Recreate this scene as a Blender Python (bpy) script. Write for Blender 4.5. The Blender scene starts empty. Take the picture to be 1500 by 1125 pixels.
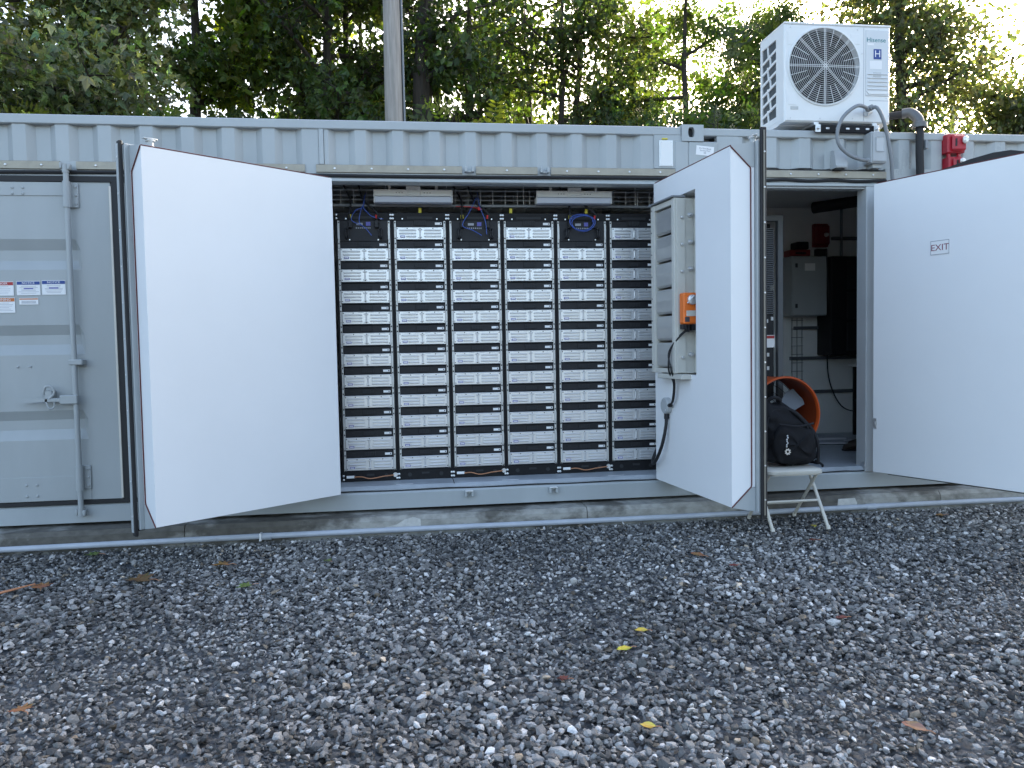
import bpy, math, random
import numpy as np
from mathutils import Vector, Matrix
R = math.radians
sc = bpy.context.scene
COL = sc.collection
random.seed(7)

# ------------------------------------------------------------------ camera, sky, sun, exposure
def look(yaw, pitch, roll):
    f = Vector((math.sin(yaw)*math.cos(pitch), math.cos(yaw)*math.cos(pitch), -math.sin(pitch)))
    r = Vector((math.cos(yaw), -math.sin(yaw), 0)); u = r.cross(f)
    r2 = r*math.cos(roll) + u*math.sin(roll); u2 = -r*math.sin(roll) + u*math.cos(roll)
    return Matrix(((r2.x, u2.x, -f.x), (r2.y, u2.y, -f.y), (r2.z, u2.z, -f.z)))
cd = bpy.data.cameras.new('camera'); cam = bpy.data.objects.new('camera', cd); COL.objects.link(cam)
cd.sensor_width = 36; cd.lens = 36*1127/1500; cd.clip_end = 2000; cd.clip_start = .05
cam.matrix_world = Matrix.Translation((0, -5.8526, 1.2074)) @ look(R(7.592), R(2.762), R(-1.051)).to_4x4()
sc.camera = cam

SUN_EL, SUN_AZ = 24, 38            # degrees; azimuth from +Y towards +X: the sun stands behind the trees
w = bpy.data.worlds.new('World'); sc.world = w; w.use_nodes = True
nt = w.node_tree; sky = nt.nodes.new('ShaderNodeTexSky'); sky.sky_type = 'NISHITA'; sky.sun_disc = False
sky.sun_elevation = R(SUN_EL); sky.sun_rotation = R(SUN_AZ)
sky.air_density = 1.0; sky.dust_density = 4.5; sky.ozone_density = .35
bg = nt.nodes['Background']; bg.inputs['Strength'].default_value = .13
nt.links.new(sky.outputs[0], bg.inputs[0])
sd = bpy.data.lights.new('sun', 'SUN'); sd.energy = 3.2; sd.angle = R(.53); sd.color = (1, .93, .80)
so = bpy.data.objects.new('sun', sd); COL.objects.link(so)
sv = Vector((math.sin(R(SUN_AZ))*math.cos(R(SUN_EL)), math.cos(R(SUN_AZ))*math.cos(R(SUN_EL)), math.sin(R(SUN_EL))))
so.rotation_euler = (-sv).to_track_quat('-Z', 'Y').to_euler(); so.location = (6, 20, 20)
vs = sc.view_settings; vs.view_transform = 'Standard'; vs.look = 'None'; vs.gamma = 1; vs.use_curve_mapping = False
vs.exposure = 2.45
sc.render.engine = 'CYCLES'; sc.cycles.max_bounces = 5; sc.cycles.diffuse_bounces = 3; sc.cycles.glossy_bounces = 2; sc.cycles.transmission_bounces = 3

# ------------------------------------------------------------------ materials
def mat(name, col, rough=.5, metal=0, var=.0, vscale=3, col2=None, bump=0, bscale=60, spec=None, coat=0, stretch=None, transl=0):
    m = bpy.data.materials.new(name); m.use_nodes = True
    n = m.node_tree.nodes; l = m.node_tree.links; b = n['Principled BSDF']
    b.inputs['Base Color'].default_value = (*col, 1); b.inputs['Roughness'].default_value = rough; b.inputs['Metallic'].default_value = metal
    if spec is not None: b.inputs['Specular IOR Level'].default_value = spec
    if coat: b.inputs['Coat Weight'].default_value = coat; b.inputs['Coat Roughness'].default_value = .2
    tc = None
    def coords():
        nonlocal tc
        if tc is None:
            tc = n.new('ShaderNodeTexCoord'); mp = n.new('ShaderNodeMapping'); l.new(tc.outputs['Object'], mp.inputs[0])
            if stretch: mp.inputs['Scale'].default_value = stretch
            tc = mp
        return tc.outputs[0]
    if var or col2:
        nz = n.new('ShaderNodeTexNoise'); nz.inputs['Scale'].default_value = vscale; nz.inputs['Detail'].default_value = 7; nz.inputs['Roughness'].default_value = .62
        l.new(coords(), nz.inputs['Vector'])
        cr = n.new('ShaderNodeValToRGB'); cr.color_ramp.elements[0].position = .33; cr.color_ramp.elements[1].position = .68
        c2 = col2 or tuple(c*(1-var) for c in col); c1 = col if col2 else tuple(min(1, c*(1+var)) for c in col)
        cr.color_ramp.elements[0].color = (*c2, 1); cr.color_ramp.elements[1].color = (*c1, 1)
        l.new(nz.outputs[0], cr.inputs[0]); l.new(cr.outputs[0], b.inputs['Base Color'])
        mr = n.new('ShaderNodeMapRange'); mr.inputs[3].default_value = rough*.85; mr.inputs[4].default_value = min(1, rough*1.2)
        l.new(nz.outputs[0], mr.inputs[0]); l.new(mr.outputs[0], b.inputs['Roughness'])
    if bump:
        nb = n.new('ShaderNodeTexNoise'); nb.inputs['Scale'].default_value = bscale; nb.inputs['Detail'].default_value = 5
        l.new(coords(), nb.inputs['Vector'])
        bp = n.new('ShaderNodeBump'); bp.inputs['Strength'].default_value = bump; bp.inputs['Distance'].default_value = .004
        l.new(nb.outputs[0], bp.inputs['Height']); l.new(bp.outputs[0], b.inputs['Normal'])
    return m
M = {}
M['paint'] = mat('container_paint', (.385, .412, .42), .28, var=.08, vscale=1.6, bump=.1, bscale=14, stretch=(1, 1, .5))
M['paint_door'] = mat('container_door_paint', (.37, .392, .395), .40, var=.06, vscale=2.2, bump=.1, bscale=10, stretch=(1, 1, .35))
def wear(m, thr, col, scale=7):
    n = m.node_tree.nodes; l = m.node_tree.links; b = n['Principled BSDF']; src = b.inputs['Base Color'].links[0].from_socket
    tc = n.new('ShaderNodeTexCoord'); z = n.new('ShaderNodeTexNoise'); z.inputs['Scale'].default_value = scale; z.inputs['Detail'].default_value = 10; z.inputs['Roughness'].default_value = .72; l.new(tc.outputs['Object'], z.inputs['Vector'])
    g = n.new('ShaderNodeMapRange'); g.inputs[1].default_value = thr; g.inputs[2].default_value = thr+.025; l.new(z.outputs[0], g.inputs[0])
    x = n.new('ShaderNodeMix'); x.data_type = 'RGBA'; x.inputs[7].default_value = (*col, 1); l.new(g.outputs[0], x.inputs[0]); l.new(src, x.inputs[6]); l.new(x.outputs[2], b.inputs['Base Color'])
wear(M['paint'], .70, (.16, .15, .13)); wear(M['paint_door'], .715, (.20, .19, .17))
M['panel'] = mat('white_panel', (.80, .81, .82), .3, var=.018, vscale=1.4)
wear(M['panel'], .735, (.66, .67, .66), 5)
M['jamb'] = mat('grey_jamb', (.48, .50, .51), .4, var=.04)
M['wall'] = mat('interior_white', (.80, .80, .78), .55, var=.05, vscale=2)
M['floor'] = mat('steel_floor', (.36, .39, .42), .38, var=.14, vscale=5, bump=.1)
M['rubber'] = mat('black_rubber', (.012, .012, .014), .62)
M['black'] = mat('black_steel', (.009, .009, .011), .55, var=.1, spec=.25)
M['blackplastic'] = mat('black_plastic', (.013, .0135, .017), .5, spec=.35)
M['alu'] = mat('aluminium_strip', (.36, .33, .27), .45, .2, var=.12, vscale=9)
M['strip'] = mat('gasket_retainer', (.20, .185, .155), .45, .2)
M['rackgrey'] = mat('rack_grey', (.10, .106, .112), .45, var=.1)
M['steel'] = mat('zinc_steel', (.66, .67, .68), .36, .8, var=.08, vscale=20)
M['plate'] = mat('battery_plate', (.74, .75, .765), .32, .6, var=.03, vscale=15, bump=.05, bscale=120)
M['rail'] = mat('rack_rail', (.62, .62, .60), .45, .4, var=.1, vscale=20)
M['red'] = mat('sealant_red', (.10, .014, .014), .55)
M['white'] = mat('white_paint', (.80, .80, .78), .4, var=.02)
M['label'] = mat('white_label', (.82, .82, .82), .5)
M['blue'] = mat('label_blue', (.02, .04, .20), .5)
M['navy'] = mat('notice_blue', (.02, .06, .25), .5)
M['purple'] = mat('label_purple', (.10, .10, .38), .5)
M['orange_lab'] = mat('warning_orange', (.55, .16, .04), .5)
M['red_lab'] = mat('danger_red', (.40, .03, .03), .5)
M['ink'] = mat('ink', (.05, .05, .06), .6)
M['greyink'] = mat('grey_ink', (.35, .36, .40), .6)
M['exitred'] = mat('exit_red', (.22, .05, .08), .5)
M['cream'] = mat('cream_steel', (.62, .59, .52), .38, var=.05, vscale=8)
M['beige'] = mat('beige_housing', (.55, .54, .49), .45, var=.05, vscale=6)
M['blade'] = mat('damper_blade', (.44, .44, .43), .3, .35, var=.1, vscale=2)
M['orange'] = mat('actuator_orange', (.80, .17, .02), .42, var=.06)
M['fan_orange'] = mat('fan_orange', (.55, .085, .015), .4, var=.1)
M['fan_shade'] = mat('fan_inside_shade', (.26, .045, .012), .5, var=.1)  # darker copy of the fan orange, shade inside the drum put into colour
M['fanblade'] = mat('fan_blade', (.12, .13, .145), .45, .2)
M['darkred'] = mat('dark_red', (.20, .012, .014), .5)
M['lamp'] = mat('lamp_housing', (.62, .62, .60), .45)
M['lens'] = mat('lamp_lens', (.50, .53, .60), .3)
M['yellow'] = mat('yellow_tape', (.65, .55, .04), .5)
M['redtape'] = mat('red_tape', (.6, .03, .03), .5)
M['bluewire'] = mat('blue_wire', (.05, .10, .38), .45)
M['copper'] = mat('orange_wire', (.45, .20, .10), .5)
M['ac'] = mat('ac_white', (.78, .79, .78), .42, var=.025, vscale=4)
M['dark'] = mat('dark_recess', (.02, .021, .024), .7)
M['coil'] = mat('coil_dark', (.10, .115, .125), .5, .4, stretch=(1, 1, 40), var=.4, vscale=6)
M['acpanel'] = mat('ac_panel_white', (.66, .68, .69), .42, var=.02)
M['teal'] = mat('logo_teal', (.03, .22, .24), .5)
M['conduit'] = mat('grey_conduit', (.22, .235, .25), .5, var=.06)
M['pvc'] = mat('pvc_grey', (.42, .45, .50), .42, var=.10, vscale=5)
M['box'] = mat('grey_box', (.40, .42, .43), .45, var=.04)
M['insul'] = mat('black_foam', (.022, .022, .024), .75, bump=.5, bscale=30)
M['tape'] = mat('foil_tape', (.13, .13, .13), .4, .3, bump=.6, bscale=25)
M['strobe'] = mat('strobe_red', (.40, .014, .03), .35, var=.04)
M['glass'] = mat('strobe_lens', (.78, .78, .76), .12, .3, bump=.8, bscale=40)
M['nylon'] = mat('bag_nylon', (.008, .008, .010), .75, bump=.9, bscale=28, spec=.25)
M['nylon2'] = mat('bag_trim', (.013, .013, .016), .65, spec=.25)
M['navycloth'] = mat('dark_trousers', (.012, .014, .022), .85, bump=.3, bscale=60)
M['shirt'] = mat('dark_shirt', (.05, .06, .09), .85, bump=.3, bscale=60)
M['skin'] = mat('skin', (.45, .27, .20), .5)
M['hair'] = mat('hair', (.03, .02, .015), .6)
M['leather'] = mat('brown_leather', (.055, .040, .032), .6, var=.2, vscale=20, bump=.3)
M['wood'] = mat('pole_wood', (.34, .31, .28), .85, var=.25, vscale=5, bump=.8, bscale=18, stretch=(6, 6, .35))
M['bark'] = mat('bark', (.045, .036, .028), .9, var=.35, vscale=6, bump=1, bscale=14, stretch=(3, 3, .6))
M['book'] = mat('paper', (.60, .61, .64), .6, var=.05)

def concrete():
    m = mat('concrete', (.34, .335, .31), .8, bump=.5, bscale=90); n = m.node_tree.nodes; l = m.node_tree.links; b = n['Principled BSDF']
    tc = n.new('ShaderNodeTexCoord'); mp = n.new('ShaderNodeMapping'); mp.inputs['Scale'].default_value = (1, 1, 1.6); l.new(tc.outputs['Object'], mp.inputs[0])
    a = n.new('ShaderNodeTexNoise'); a.inputs['Scale'].default_value = .75; a.inputs['Detail'].default_value = 9; a.inputs['Roughness'].default_value = .6; l.new(mp.outputs[0], a.inputs['Vector'])
    r = n.new('ShaderNodeValToRGB'); e = r.color_ramp.elements; e[0].position = .485; e[0].color = (.125, .116, .10, 1); e[1].position = .535; e[1].color = (.36, .35, .32, 1)
    l.new(a.outputs[0], r.inputs[0])
    c = n.new('ShaderNodeTexNoise'); c.inputs['Scale'].default_value = 14; c.inputs['Detail'].default_value = 6; l.new(mp.outputs[0], c.inputs['Vector'])
    x = n.new('ShaderNodeMix'); x.data_type = 'RGBA'; x.blend_type = 'MULTIPLY'; x.inputs[0].default_value = .7
    r2 = n.new('ShaderNodeValToRGB'); r2.color_ramp.elements[0].position = .3; r2.color_ramp.elements[0].color = (.5, .5, .48, 1); r2.color_ramp.elements[1].position = .6; r2.color_ramp.elements[1].color = (1, 1, 1, 1)
    l.new(c.outputs[0], r2.inputs[0]); l.new(r.outputs[0], x.inputs[6]); l.new(r2.outputs[0], x.inputs[7]); l.new(x.outputs[2], b.inputs['Base Color'])
    return m
M['concrete'] = concrete()
M['plaster'] = mat('mortar_patch', (.52, .51, .48), .9, var=.15, vscale=20, bump=.8, bscale=60)

def attr_mat(name, rough, transl=0, spec=.3, bump=0):
    m = bpy.data.materials.new(name); m.use_nodes = True; n = m.node_tree.nodes; l = m.node_tree.links; b = n['Principled BSDF']
    at = n.new('ShaderNodeAttribute'); at.attribute_name = 'tint'; l.new(at.outputs['Color'], b.inputs['Base Color'])
    b.inputs['Roughness'].default_value = rough; b.inputs['Specular IOR Level'].default_value = spec
    if bump:
        tc = n.new('ShaderNodeTexCoord'); nz = n.new('ShaderNodeTexNoise'); nz.inputs['Scale'].default_value = 160; nz.inputs['Detail'].default_value = 4; l.new(tc.outputs['Object'], nz.inputs['Vector'])
        bp = n.new('ShaderNodeBump'); bp.inputs['Strength'].default_value = bump; bp.inputs['Distance'].default_value = .003; l.new(nz.outputs[0], bp.inputs['Height']); l.new(bp.outputs[0], b.inputs['Normal'])
        mx = n.new('ShaderNodeMix'); mx.data_type = 'RGBA'; mx.blend_type = 'MULTIPLY'; mx.inputs[0].default_value = .6; l.new(at.outputs['Color'], mx.inputs[6])
        cr = n.new('ShaderNodeValToRGB'); cr.color_ramp.elements[0].position = .3; cr.color_ramp.elements[0].color = (.55, .55, .55, 1); cr.color_ramp.elements[1].position = .65; cr.color_ramp.elements[1].color = (1.2, 1.2, 1.2, 1)
        l.new(nz.outputs[0], cr.inputs[0]); l.new(cr.outputs[0], mx.inputs[7]); l.new(mx.outputs[2], b.inputs['Base Color'])
    if transl:
        tr = n.new('ShaderNodeBsdfTranslucent'); g = n.new('ShaderNodeMix'); g.data_type = 'RGBA'; g.blend_type = 'MULTIPLY'; g.inputs[0].default_value = 1
        l.new(at.outputs['Color'], g.inputs[6]); g.inputs[7].default_value = (2.0, 1.95, .55, 1); l.new(g.outputs[2], tr.inputs['Color'])
        ms = n.new('ShaderNodeMixShader'); ms.inputs[0].default_value = transl
        l.new(b.outputs[0], ms.inputs[1]); l.new(tr.outputs[0], ms.inputs[2]); l.new(ms.outputs[0], n['Material Output'].inputs[0])
    return m
M['stone'] = attr_mat('gravel_stone', .72, spec=.35, bump=.4)
M['leaf'] = attr_mat('leaf', .42, transl=.48, spec=.5)
M['fallen'] = attr_mat('fallen_leaf', .6, transl=.15)

# ------------------------------------------------------------------ mesh helpers
class MB:
    def __init__(s): s.v = []; s.f = []
    def add(s, vs, fs):
        o = len(s.v); s.v += [tuple(v) for v in vs]; s.f += [tuple(i+o for i in f) for f in fs]; return s
    def box(s, x0, x1, y0, y1, z0, z1, c=0):
        if c <= 0:
            return s.add([(x, y, z) for z in (z0, z1) for y in (y0, y1) for x in (x0, x1)],
                         [(0, 2, 3, 1), (4, 5, 7, 6), (0, 1, 5, 4), (2, 6, 7, 3), (0, 4, 6, 2), (1, 3, 7, 5)])
        vs = []; ix = {}
        for i, x in enumerate((x0, x1)):
            for j, y in enumerate((y0, y1)):
                for k, z in enumerate((z0, z1)):
                    dx = c if i == 0 else -c; dy = c if j == 0 else -c; dz = c if k == 0 else -c
                    for a, p in (('x', (x, y+dy, z+dz)), ('y', (x+dx, y, z+dz)), ('z', (x+dx, y+dy, z))):
                        ix[i, j, k, a] = len(vs); vs.append(p)
        fs = []
        for i in (0, 1):
            q = [ix[i, j, k, 'x'] for j, k in ((0, 0), (1, 0), (1, 1), (0, 1))]; fs.append(q if i else q[::-1])
            q = [ix[j, i, k, 'y'] for j, k in ((0, 0), (1, 0), (1, 1), (0, 1))]; fs.append(q[::-1] if i else q)
            q = [ix[j, k, i, 'z'] for j, k in ((0, 0), (1, 0), (1, 1), (0, 1))]; fs.append(q if i else q[::-1])
        for i in (0, 1):
            for j in (0, 1):
                s1 = (i == j)
                q = [ix[i, j, 0, 'x'], ix[i, j, 0, 'y'], ix[i, j, 1, 'y'], ix[i, j, 1, 'x']]; fs.append(q if s1 else q[::-1])
                q = [ix[i, 0, j, 'x'], ix[i, 0, j, 'z'], ix[i, 1, j, 'z'], ix[i, 1, j, 'x']]; fs.append(q[::-1] if s1 else q)
                q = [ix[0, i, j, 'y'], ix[0, i, j, 'z'], ix[1, i, j, 'z'], ix[1, i, j, 'y']]; fs.append(q if s1 else q[::-1])
        for i in (0, 1):
            for j in (0, 1):
                for k in (0, 1):
                    q = [ix[i, j, k, a] for a in 'xyz']; fs.append(q if (i+j+k) % 2 else q[::-1])
        return s.add(vs, fs)
    def tube(s, pts, r, n=8, cap=True):
        pts = [Vector(p) for p in pts]; m = len(pts); rr = r if hasattr(r, '__len__') else [r]*m
        vs = []; fs = []; t0 = (pts[1]-pts[0]).normalized(); a = Vector((0, 0, 1)) if abs(t0.z) < .9 else Vector((1, 0, 0)); u = t0.cross(a).normalized()
        for i, p in enumerate(pts):
            t = (pts[min(i+1, m-1)]-pts[max(i-1, 0)]).normalized(); u = (u-t*u.dot(t)).normalized(); v = t.cross(u)
            for k in range(n):
                b = 2*math.pi*k/n; vs.append(p+(u*math.cos(b)+v*math.sin(b))*rr[i])
        for i in range(m-1):
            for k in range(n): fs.append((i*n+k, i*n+(k+1) % n, (i+1)*n+(k+1) % n, (i+1)*n+k))
        if cap: fs.append(tuple(range(n-1, -1, -1))); fs.append(tuple((m-1)*n+k for k in range(n)))
        return s.add(vs, fs)
    def prism(s, poly, axis, a0, a1):
        n = len(poly)
        def P(u, v, a): return {'x': (a, u, v), 'y': (u, a, v), 'z': (u, v, a)}[axis]
        vs = [P(u, v, a0) for u, v in poly]+[P(u, v, a1) for u, v in poly]
        return s.add(vs, [tuple(range(n-1, -1, -1)), tuple(range(n, 2*n))]+[(i, (i+1) % n, n+(i+1) % n, n+i) for i in range(n)])
    def lathe(s, prof, c, axis='z', n=24, cap=True):   # prof: (radius, height) along the axis
        vs = []; fs = []; m = len(prof)
        for r, h in prof:
            for k in range(n):
                a = 2*math.pi*k/n; x, y = r*math.cos(a), r*math.sin(a)
                q = {'z': (x, y, h), 'y': (x, h, y), 'x': (h, x, y)}[axis]; vs.append((c[0]+q[0], c[1]+q[1], c[2]+q[2]))
        for i in range(m-1):
            for k in range(n): fs.append((i*n+k, i*n+(k+1) % n, (i+1)*n+(k+1) % n, (i+1)*n+k))
        if cap and prof[0][0] > 1e-6: fs.append(tuple(range(n-1, -1, -1)))
        if cap and prof[-1][0] > 1e-6: fs.append(tuple((m-1)*n+k for k in range(n)))
        return s.add(vs, fs)
    def build(s, name, m, parent=None, smooth=False, fix=True):
        me = bpy.data.meshes.new(name); me.from_pydata(s.v, [], s.f)
        if fix:
            import bmesh
            bm = bmesh.new(); bm.from_mesh(me); bmesh.ops.recalc_face_normals(bm, faces=bm.faces); bm.to_mesh(me); bm.free()
        me.materials.append(M[m] if isinstance(m, str) else m)
        if smooth:
            me.polygons.foreach_set('use_smooth', [True]*len(me.polygons)); me.update()
            try: me.set_sharp_from_angle(angle=R(38))
            except Exception: pass
        o = bpy.data.objects.new(name, me); COL.objects.link(o)
        if parent is not None: o.parent = parent
        return o
def tag(o, label, cat, group=None):
    o['label'] = label; o['category'] = cat
    if group: o['group'] = group
    return o
def thing(name, label, cat, loc=(0, 0, 0), rz=0, group=None):
    o = bpy.data.objects.new(name, None); COL.objects.link(o); o.location = loc; o.rotation_euler = (0, 0, rz); o.empty_display_size = .1
    return tag(o, label, cat, group)
def bx(name, m, parent, *a, c=0, smooth=False): return MB().box(*a, c=c).build(name, m, parent, smooth)
def tb(name, m, parent, pts, r, n=8): return MB().tube(pts, r, n).build(name, m, parent, True)
def spline(pts, k=8):
    P = [Vector(p) for p in pts]; P = [P[0]*2-P[1]]+P+[P[-1]*2-P[-2]]; out = []
    for i in range(1, len(P)-2):
        for j in range(k):
            t = j/k; a, b, c, d = P[i-1:i+3]
            out.append(.5*((2*b)+(c-a)*t+(2*a-5*b+4*c-d)*t*t+(3*b-a-3*c+d)*t**3))
    return out+[P[-2]]
def text(body, size, m, parent, loc, rot=(R(90), 0, 0), name='lettering', align='CENTER', ext=.0006, sx=1):
    cu = bpy.data.curves.new(name, 'FONT'); cu.body = body; cu.size = size; cu.align_x = align; cu.align_y = 'CENTER'; cu.extrude = ext; cu.resolution_u = 3
    t = bpy.data.objects.new('tmp', cu); COL.objects.link(t)
    me = bpy.data.meshes.new_from_object(t.evaluated_get(bpy.context.evaluated_depsgraph_get()))
    bpy.data.objects.remove(t); bpy.data.curves.remove(cu)
    me.name = name; me.materials.clear(); me.materials.append(M[m])
    o = bpy.data.objects.new(name, me); COL.objects.link(o); o.location = loc; o.rotation_euler = rot; o.scale = (sx, 1, 1)
    if parent is not None: o.parent = parent
    return o
def grid_np(name, V, F, m, tint=None, parent=None, smooth=False):
    me = bpy.data.meshes.new(name); k = F.shape[1]
    me.vertices.add(len(V)); me.vertices.foreach_set('co', V.astype(np.float32).ravel())
    me.loops.add(F.size); me.loops.foreach_set('vertex_index', F.astype(np.int32).ravel())
    me.polygons.add(len(F)); me.polygons.foreach_set('loop_start', np.arange(0, F.size, k, dtype=np.int32))
    try: me.polygons.foreach_set('loop_total', np.full(len(F), k, dtype=np.int32))
    except Exception: pass
    me.update(calc_edges=True)
    me.polygons.foreach_set('use_smooth', np.full(len(F), smooth))
    if tint is not None:
        a = me.color_attributes.new('tint', 'FLOAT_COLOR', 'POINT'); a.data.foreach_set('color', np.concatenate([tint, np.ones((len(tint), 1))], 1).astype(np.float32).ravel())
    me.materials.append(M[m]); o = bpy.data.objects.new(name, me); COL.objects.link(o)
    if parent is not None: o.parent = parent
    return o

# ------------------------------------------------------------------ ground, concrete pad, gravel
GZ = -.15
def hgt(x, y):
    h = .032*np.sin(1.3*x+.6*np.sin(1.9*y))*np.cos(1.1*y+.4*x)+.016*np.sin(3.1*x+2.2*y+1)*np.cos(2.7*y-.8*x)
    fade = np.clip((-.35-y)/.8, 0, 1)
    return GZ+(h*fade)-.012*np.exp(-((y+.6)/.35)**2)
def ground():
    xs = np.concatenate([np.linspace(-300, -12, 12), np.linspace(-10, 11, 106), np.linspace(14, 300, 12)])
    ys = np.concatenate([np.linspace(-200, -9, 10), np.linspace(-7, 0, 60), np.linspace(1, 300, 24)])
    X, Y = np.meshgrid(xs, ys); Z = hgt(X, Y); Z = np.where(np.abs(X-.5) > 10.6, GZ, Z); Z = np.where(Y < -7.5, GZ, Z); Z -= .028
    V = np.stack([X, Y, Z], -1).reshape(-1, 3); nx = len(xs); i = np.arange((len(ys)-1)*nx).reshape(-1, nx)[:, :-1].ravel()
    o = grid_np('ground', V, np.stack([i, i+1, i+nx+1, i+nx], 1), 'black', smooth=True)
    m = mat('ground_gravel', (.10, .105, .11), .85); n = m.node_tree.nodes; l = m.node_tree.links; b = n['Principled BSDF']
    tc = n.new('ShaderNodeTexCoord'); vo = n.new('ShaderNodeTexVoronoi'); vo.inputs['Scale'].default_value = 30; l.new(tc.outputs['Object'], vo.inputs['Vector'])
    cr = n.new('ShaderNodeValToRGB'); cr.color_ramp.elements[0].color = (.03, .032, .035, 1); cr.color_ramp.elements[1].color = (.14, .15, .16, 1)
    l.new(vo.outputs['Color'], cr.inputs[0]); l.new(cr.outputs[0], b.inputs['Base Color'])
    bp = n.new('ShaderNodeBump'); bp.inputs['Strength'].default_value = 1; bp.inputs['Distance'].default_value = .02; bp.invert = True
    l.new(vo.outputs['Distance'], bp.inputs['Height']); l.new(bp.outputs[0], b.inputs['Normal'])
    o.data.materials.clear(); o.data.materials.append(m); o['kind'] = 'structure'
ground()

pad = None
for i in range(6):                                       # pad cast in bays with joints
    x0 = -10.4+i*2.93; q = MB().prism([(-.173, -.5), (-.173, -.055), (-.15, -.024), (2.75, -.024), (2.75, -.5)], 'x', x0, x0+2.924).build('concrete_pad' if pad is None else 'slab_bay', 'concrete', pad)
    if pad is None: pad = q; pad['kind'] = 'structure'
def patch(name, pts, y0, m, parent):
    MB().prism(pts, 'y', y0, y0-.006).build(name, m, parent)
patch('mortar_patch', [(-.02, -.118), (-.42, -.13), (-.36, -.10), (-.22, -.105), (-.12, -.085), (-.06, -.05), (.0, -.035), (.055, -.05), (.06, -.12)], -.173, 'plaster', pad)
patch('mortar_patch', [(3.35, -.125), (3.36, -.05), (3.5, -.048), (3.52, -.09), (3.50, -.125)], -.173, 'plaster', pad)

def gravel():
    rng = np.random.default_rng(3)
    t = (1+5**.5)/2
    ico = np.array([(-1, t, 0), (1, t, 0), (-1, -t, 0), (1, -t, 0), (0, -1, t), (0, 1, t), (0, -1, -t), (0, 1, -t), (t, 0, -1), (t, 0, 1), (-t, 0, -1), (-t, 0, 1)], float); ico /= np.linalg.norm(ico[0])
    F = np.array([(0, 11, 5), (0, 5, 1), (0, 1, 7), (0, 7, 10), (0, 10, 11), (1, 5, 9), (5, 11, 4), (11, 10, 2), (10, 7, 6), (7, 1, 8), (3, 9, 4), (3, 4, 2), (3, 2, 6), (3, 6, 8), (3, 8, 9), (4, 9, 5), (2, 4, 11), (6, 2, 10), (8, 6, 7), (9, 8, 1)])
    xs = []; ys = []
    def area(x0, x1, y0, y1, n): xs.append(rng.uniform(x0, x1, n)); ys.append(rng.uniform(y0, y1, n))
    area(-5.2, 7.6, -4.6, -.225, 145000)
    x = np.concatenate(xs); y = np.concatenate(ys); ok = (x > (y+5.85)*-.488-1.3) & (x < (y+5.85)*.875+1.4); x = x[ok]; y = y[ok]; N = len(x); print('stones', N)
    L = np.exp(rng.normal(np.log(.0128), .30, N)); L = np.clip(L, .007, .028)
    patchy = .9+.22*np.sin(2.1*x+1.3*np.sin(1.7*y))*np.sin(1.6*y+.8*x)
    L *= np.clip(patchy, .75, 1.2)
    S = np.stack([L*rng.uniform(.95, 1.35, N), L*rng.uniform(.7, 1.0, N), L*rng.uniform(.34, .66, N)], 1)
    z = hgt(x, y)+rng.uniform(-.024, .008, N)
    v = ico[None]*rng.uniform(.72, 1.22, (N, 12, 1))+rng.normal(0, .10, (N, 12, 3)); v *= S[:, None]
    a = rng.uniform(0, 2*np.pi, N); b = rng.normal(0, .42, N); c = rng.normal(0, .42, N)
    def rot(v, i, j, a):
        ca, sa = np.cos(a)[:, None], np.sin(a)[:, None]; p, q = v[..., i].copy(), v[..., j].copy(); v[..., i] = ca*p-sa*q; v[..., j] = sa*p+ca*q
    rot(v, 1, 2, b); rot(v, 0, 2, c); rot(v, 0, 1, a)
    v += np.stack([x, y, z], 1)[:, None]
    g = np.exp(rng.normal(np.log(.175), .58, N)); wh = rng.random(N) < .02; g[wh] = rng.uniform(.42, .68, wh.sum()); g = np.clip(g, .03, .7)
    g *= np.clip(.95+.2*np.sin(1.7*x-.9*y)*np.sin(2.3*y+.6*x), .6, 1.3)
    tint = np.stack([g*1.03, g*1.0, g*.96], 1); br = rng.random(N) < .025; tint[br] *= (1.2, 1.0, .78)
    o = grid_np('gravel', v.reshape(-1, 3), (F[None]+12*np.arange(N)[:, None, None]).reshape(-1, 3), 'stone', np.repeat(tint, 12, 0)); o['kind'] = 'stuff'
    o['label'] = 'grey crushed stone gravel spread in front of the container'
gravel()

# conduit along the pad
def conduit_pipe():
    o = thing('conduit_pipe', 'long grey plastic conduit lying on gravel along concrete pad', 'pipe', (0, -.205, -.118))
    pts = [(-10+i*.5, .006*math.sin(i*.9), .004*math.sin(i*.7+1)) for i in range(31)]
    MB().tube(pts, .021, 12).build('pipe', 'pvc', o, True)
    for x in (-1.05, 3.62): MB().tube([(x-.04, 0, 0), (x+.04, 0, 0)], .0265, 12).build('coupling', 'pvc', o, True)
    MB().box(-1.09, -1.075, -.027, .027, -.03, .027, c=.004).build('strap', 'label', o)
conduit_pipe()

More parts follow.
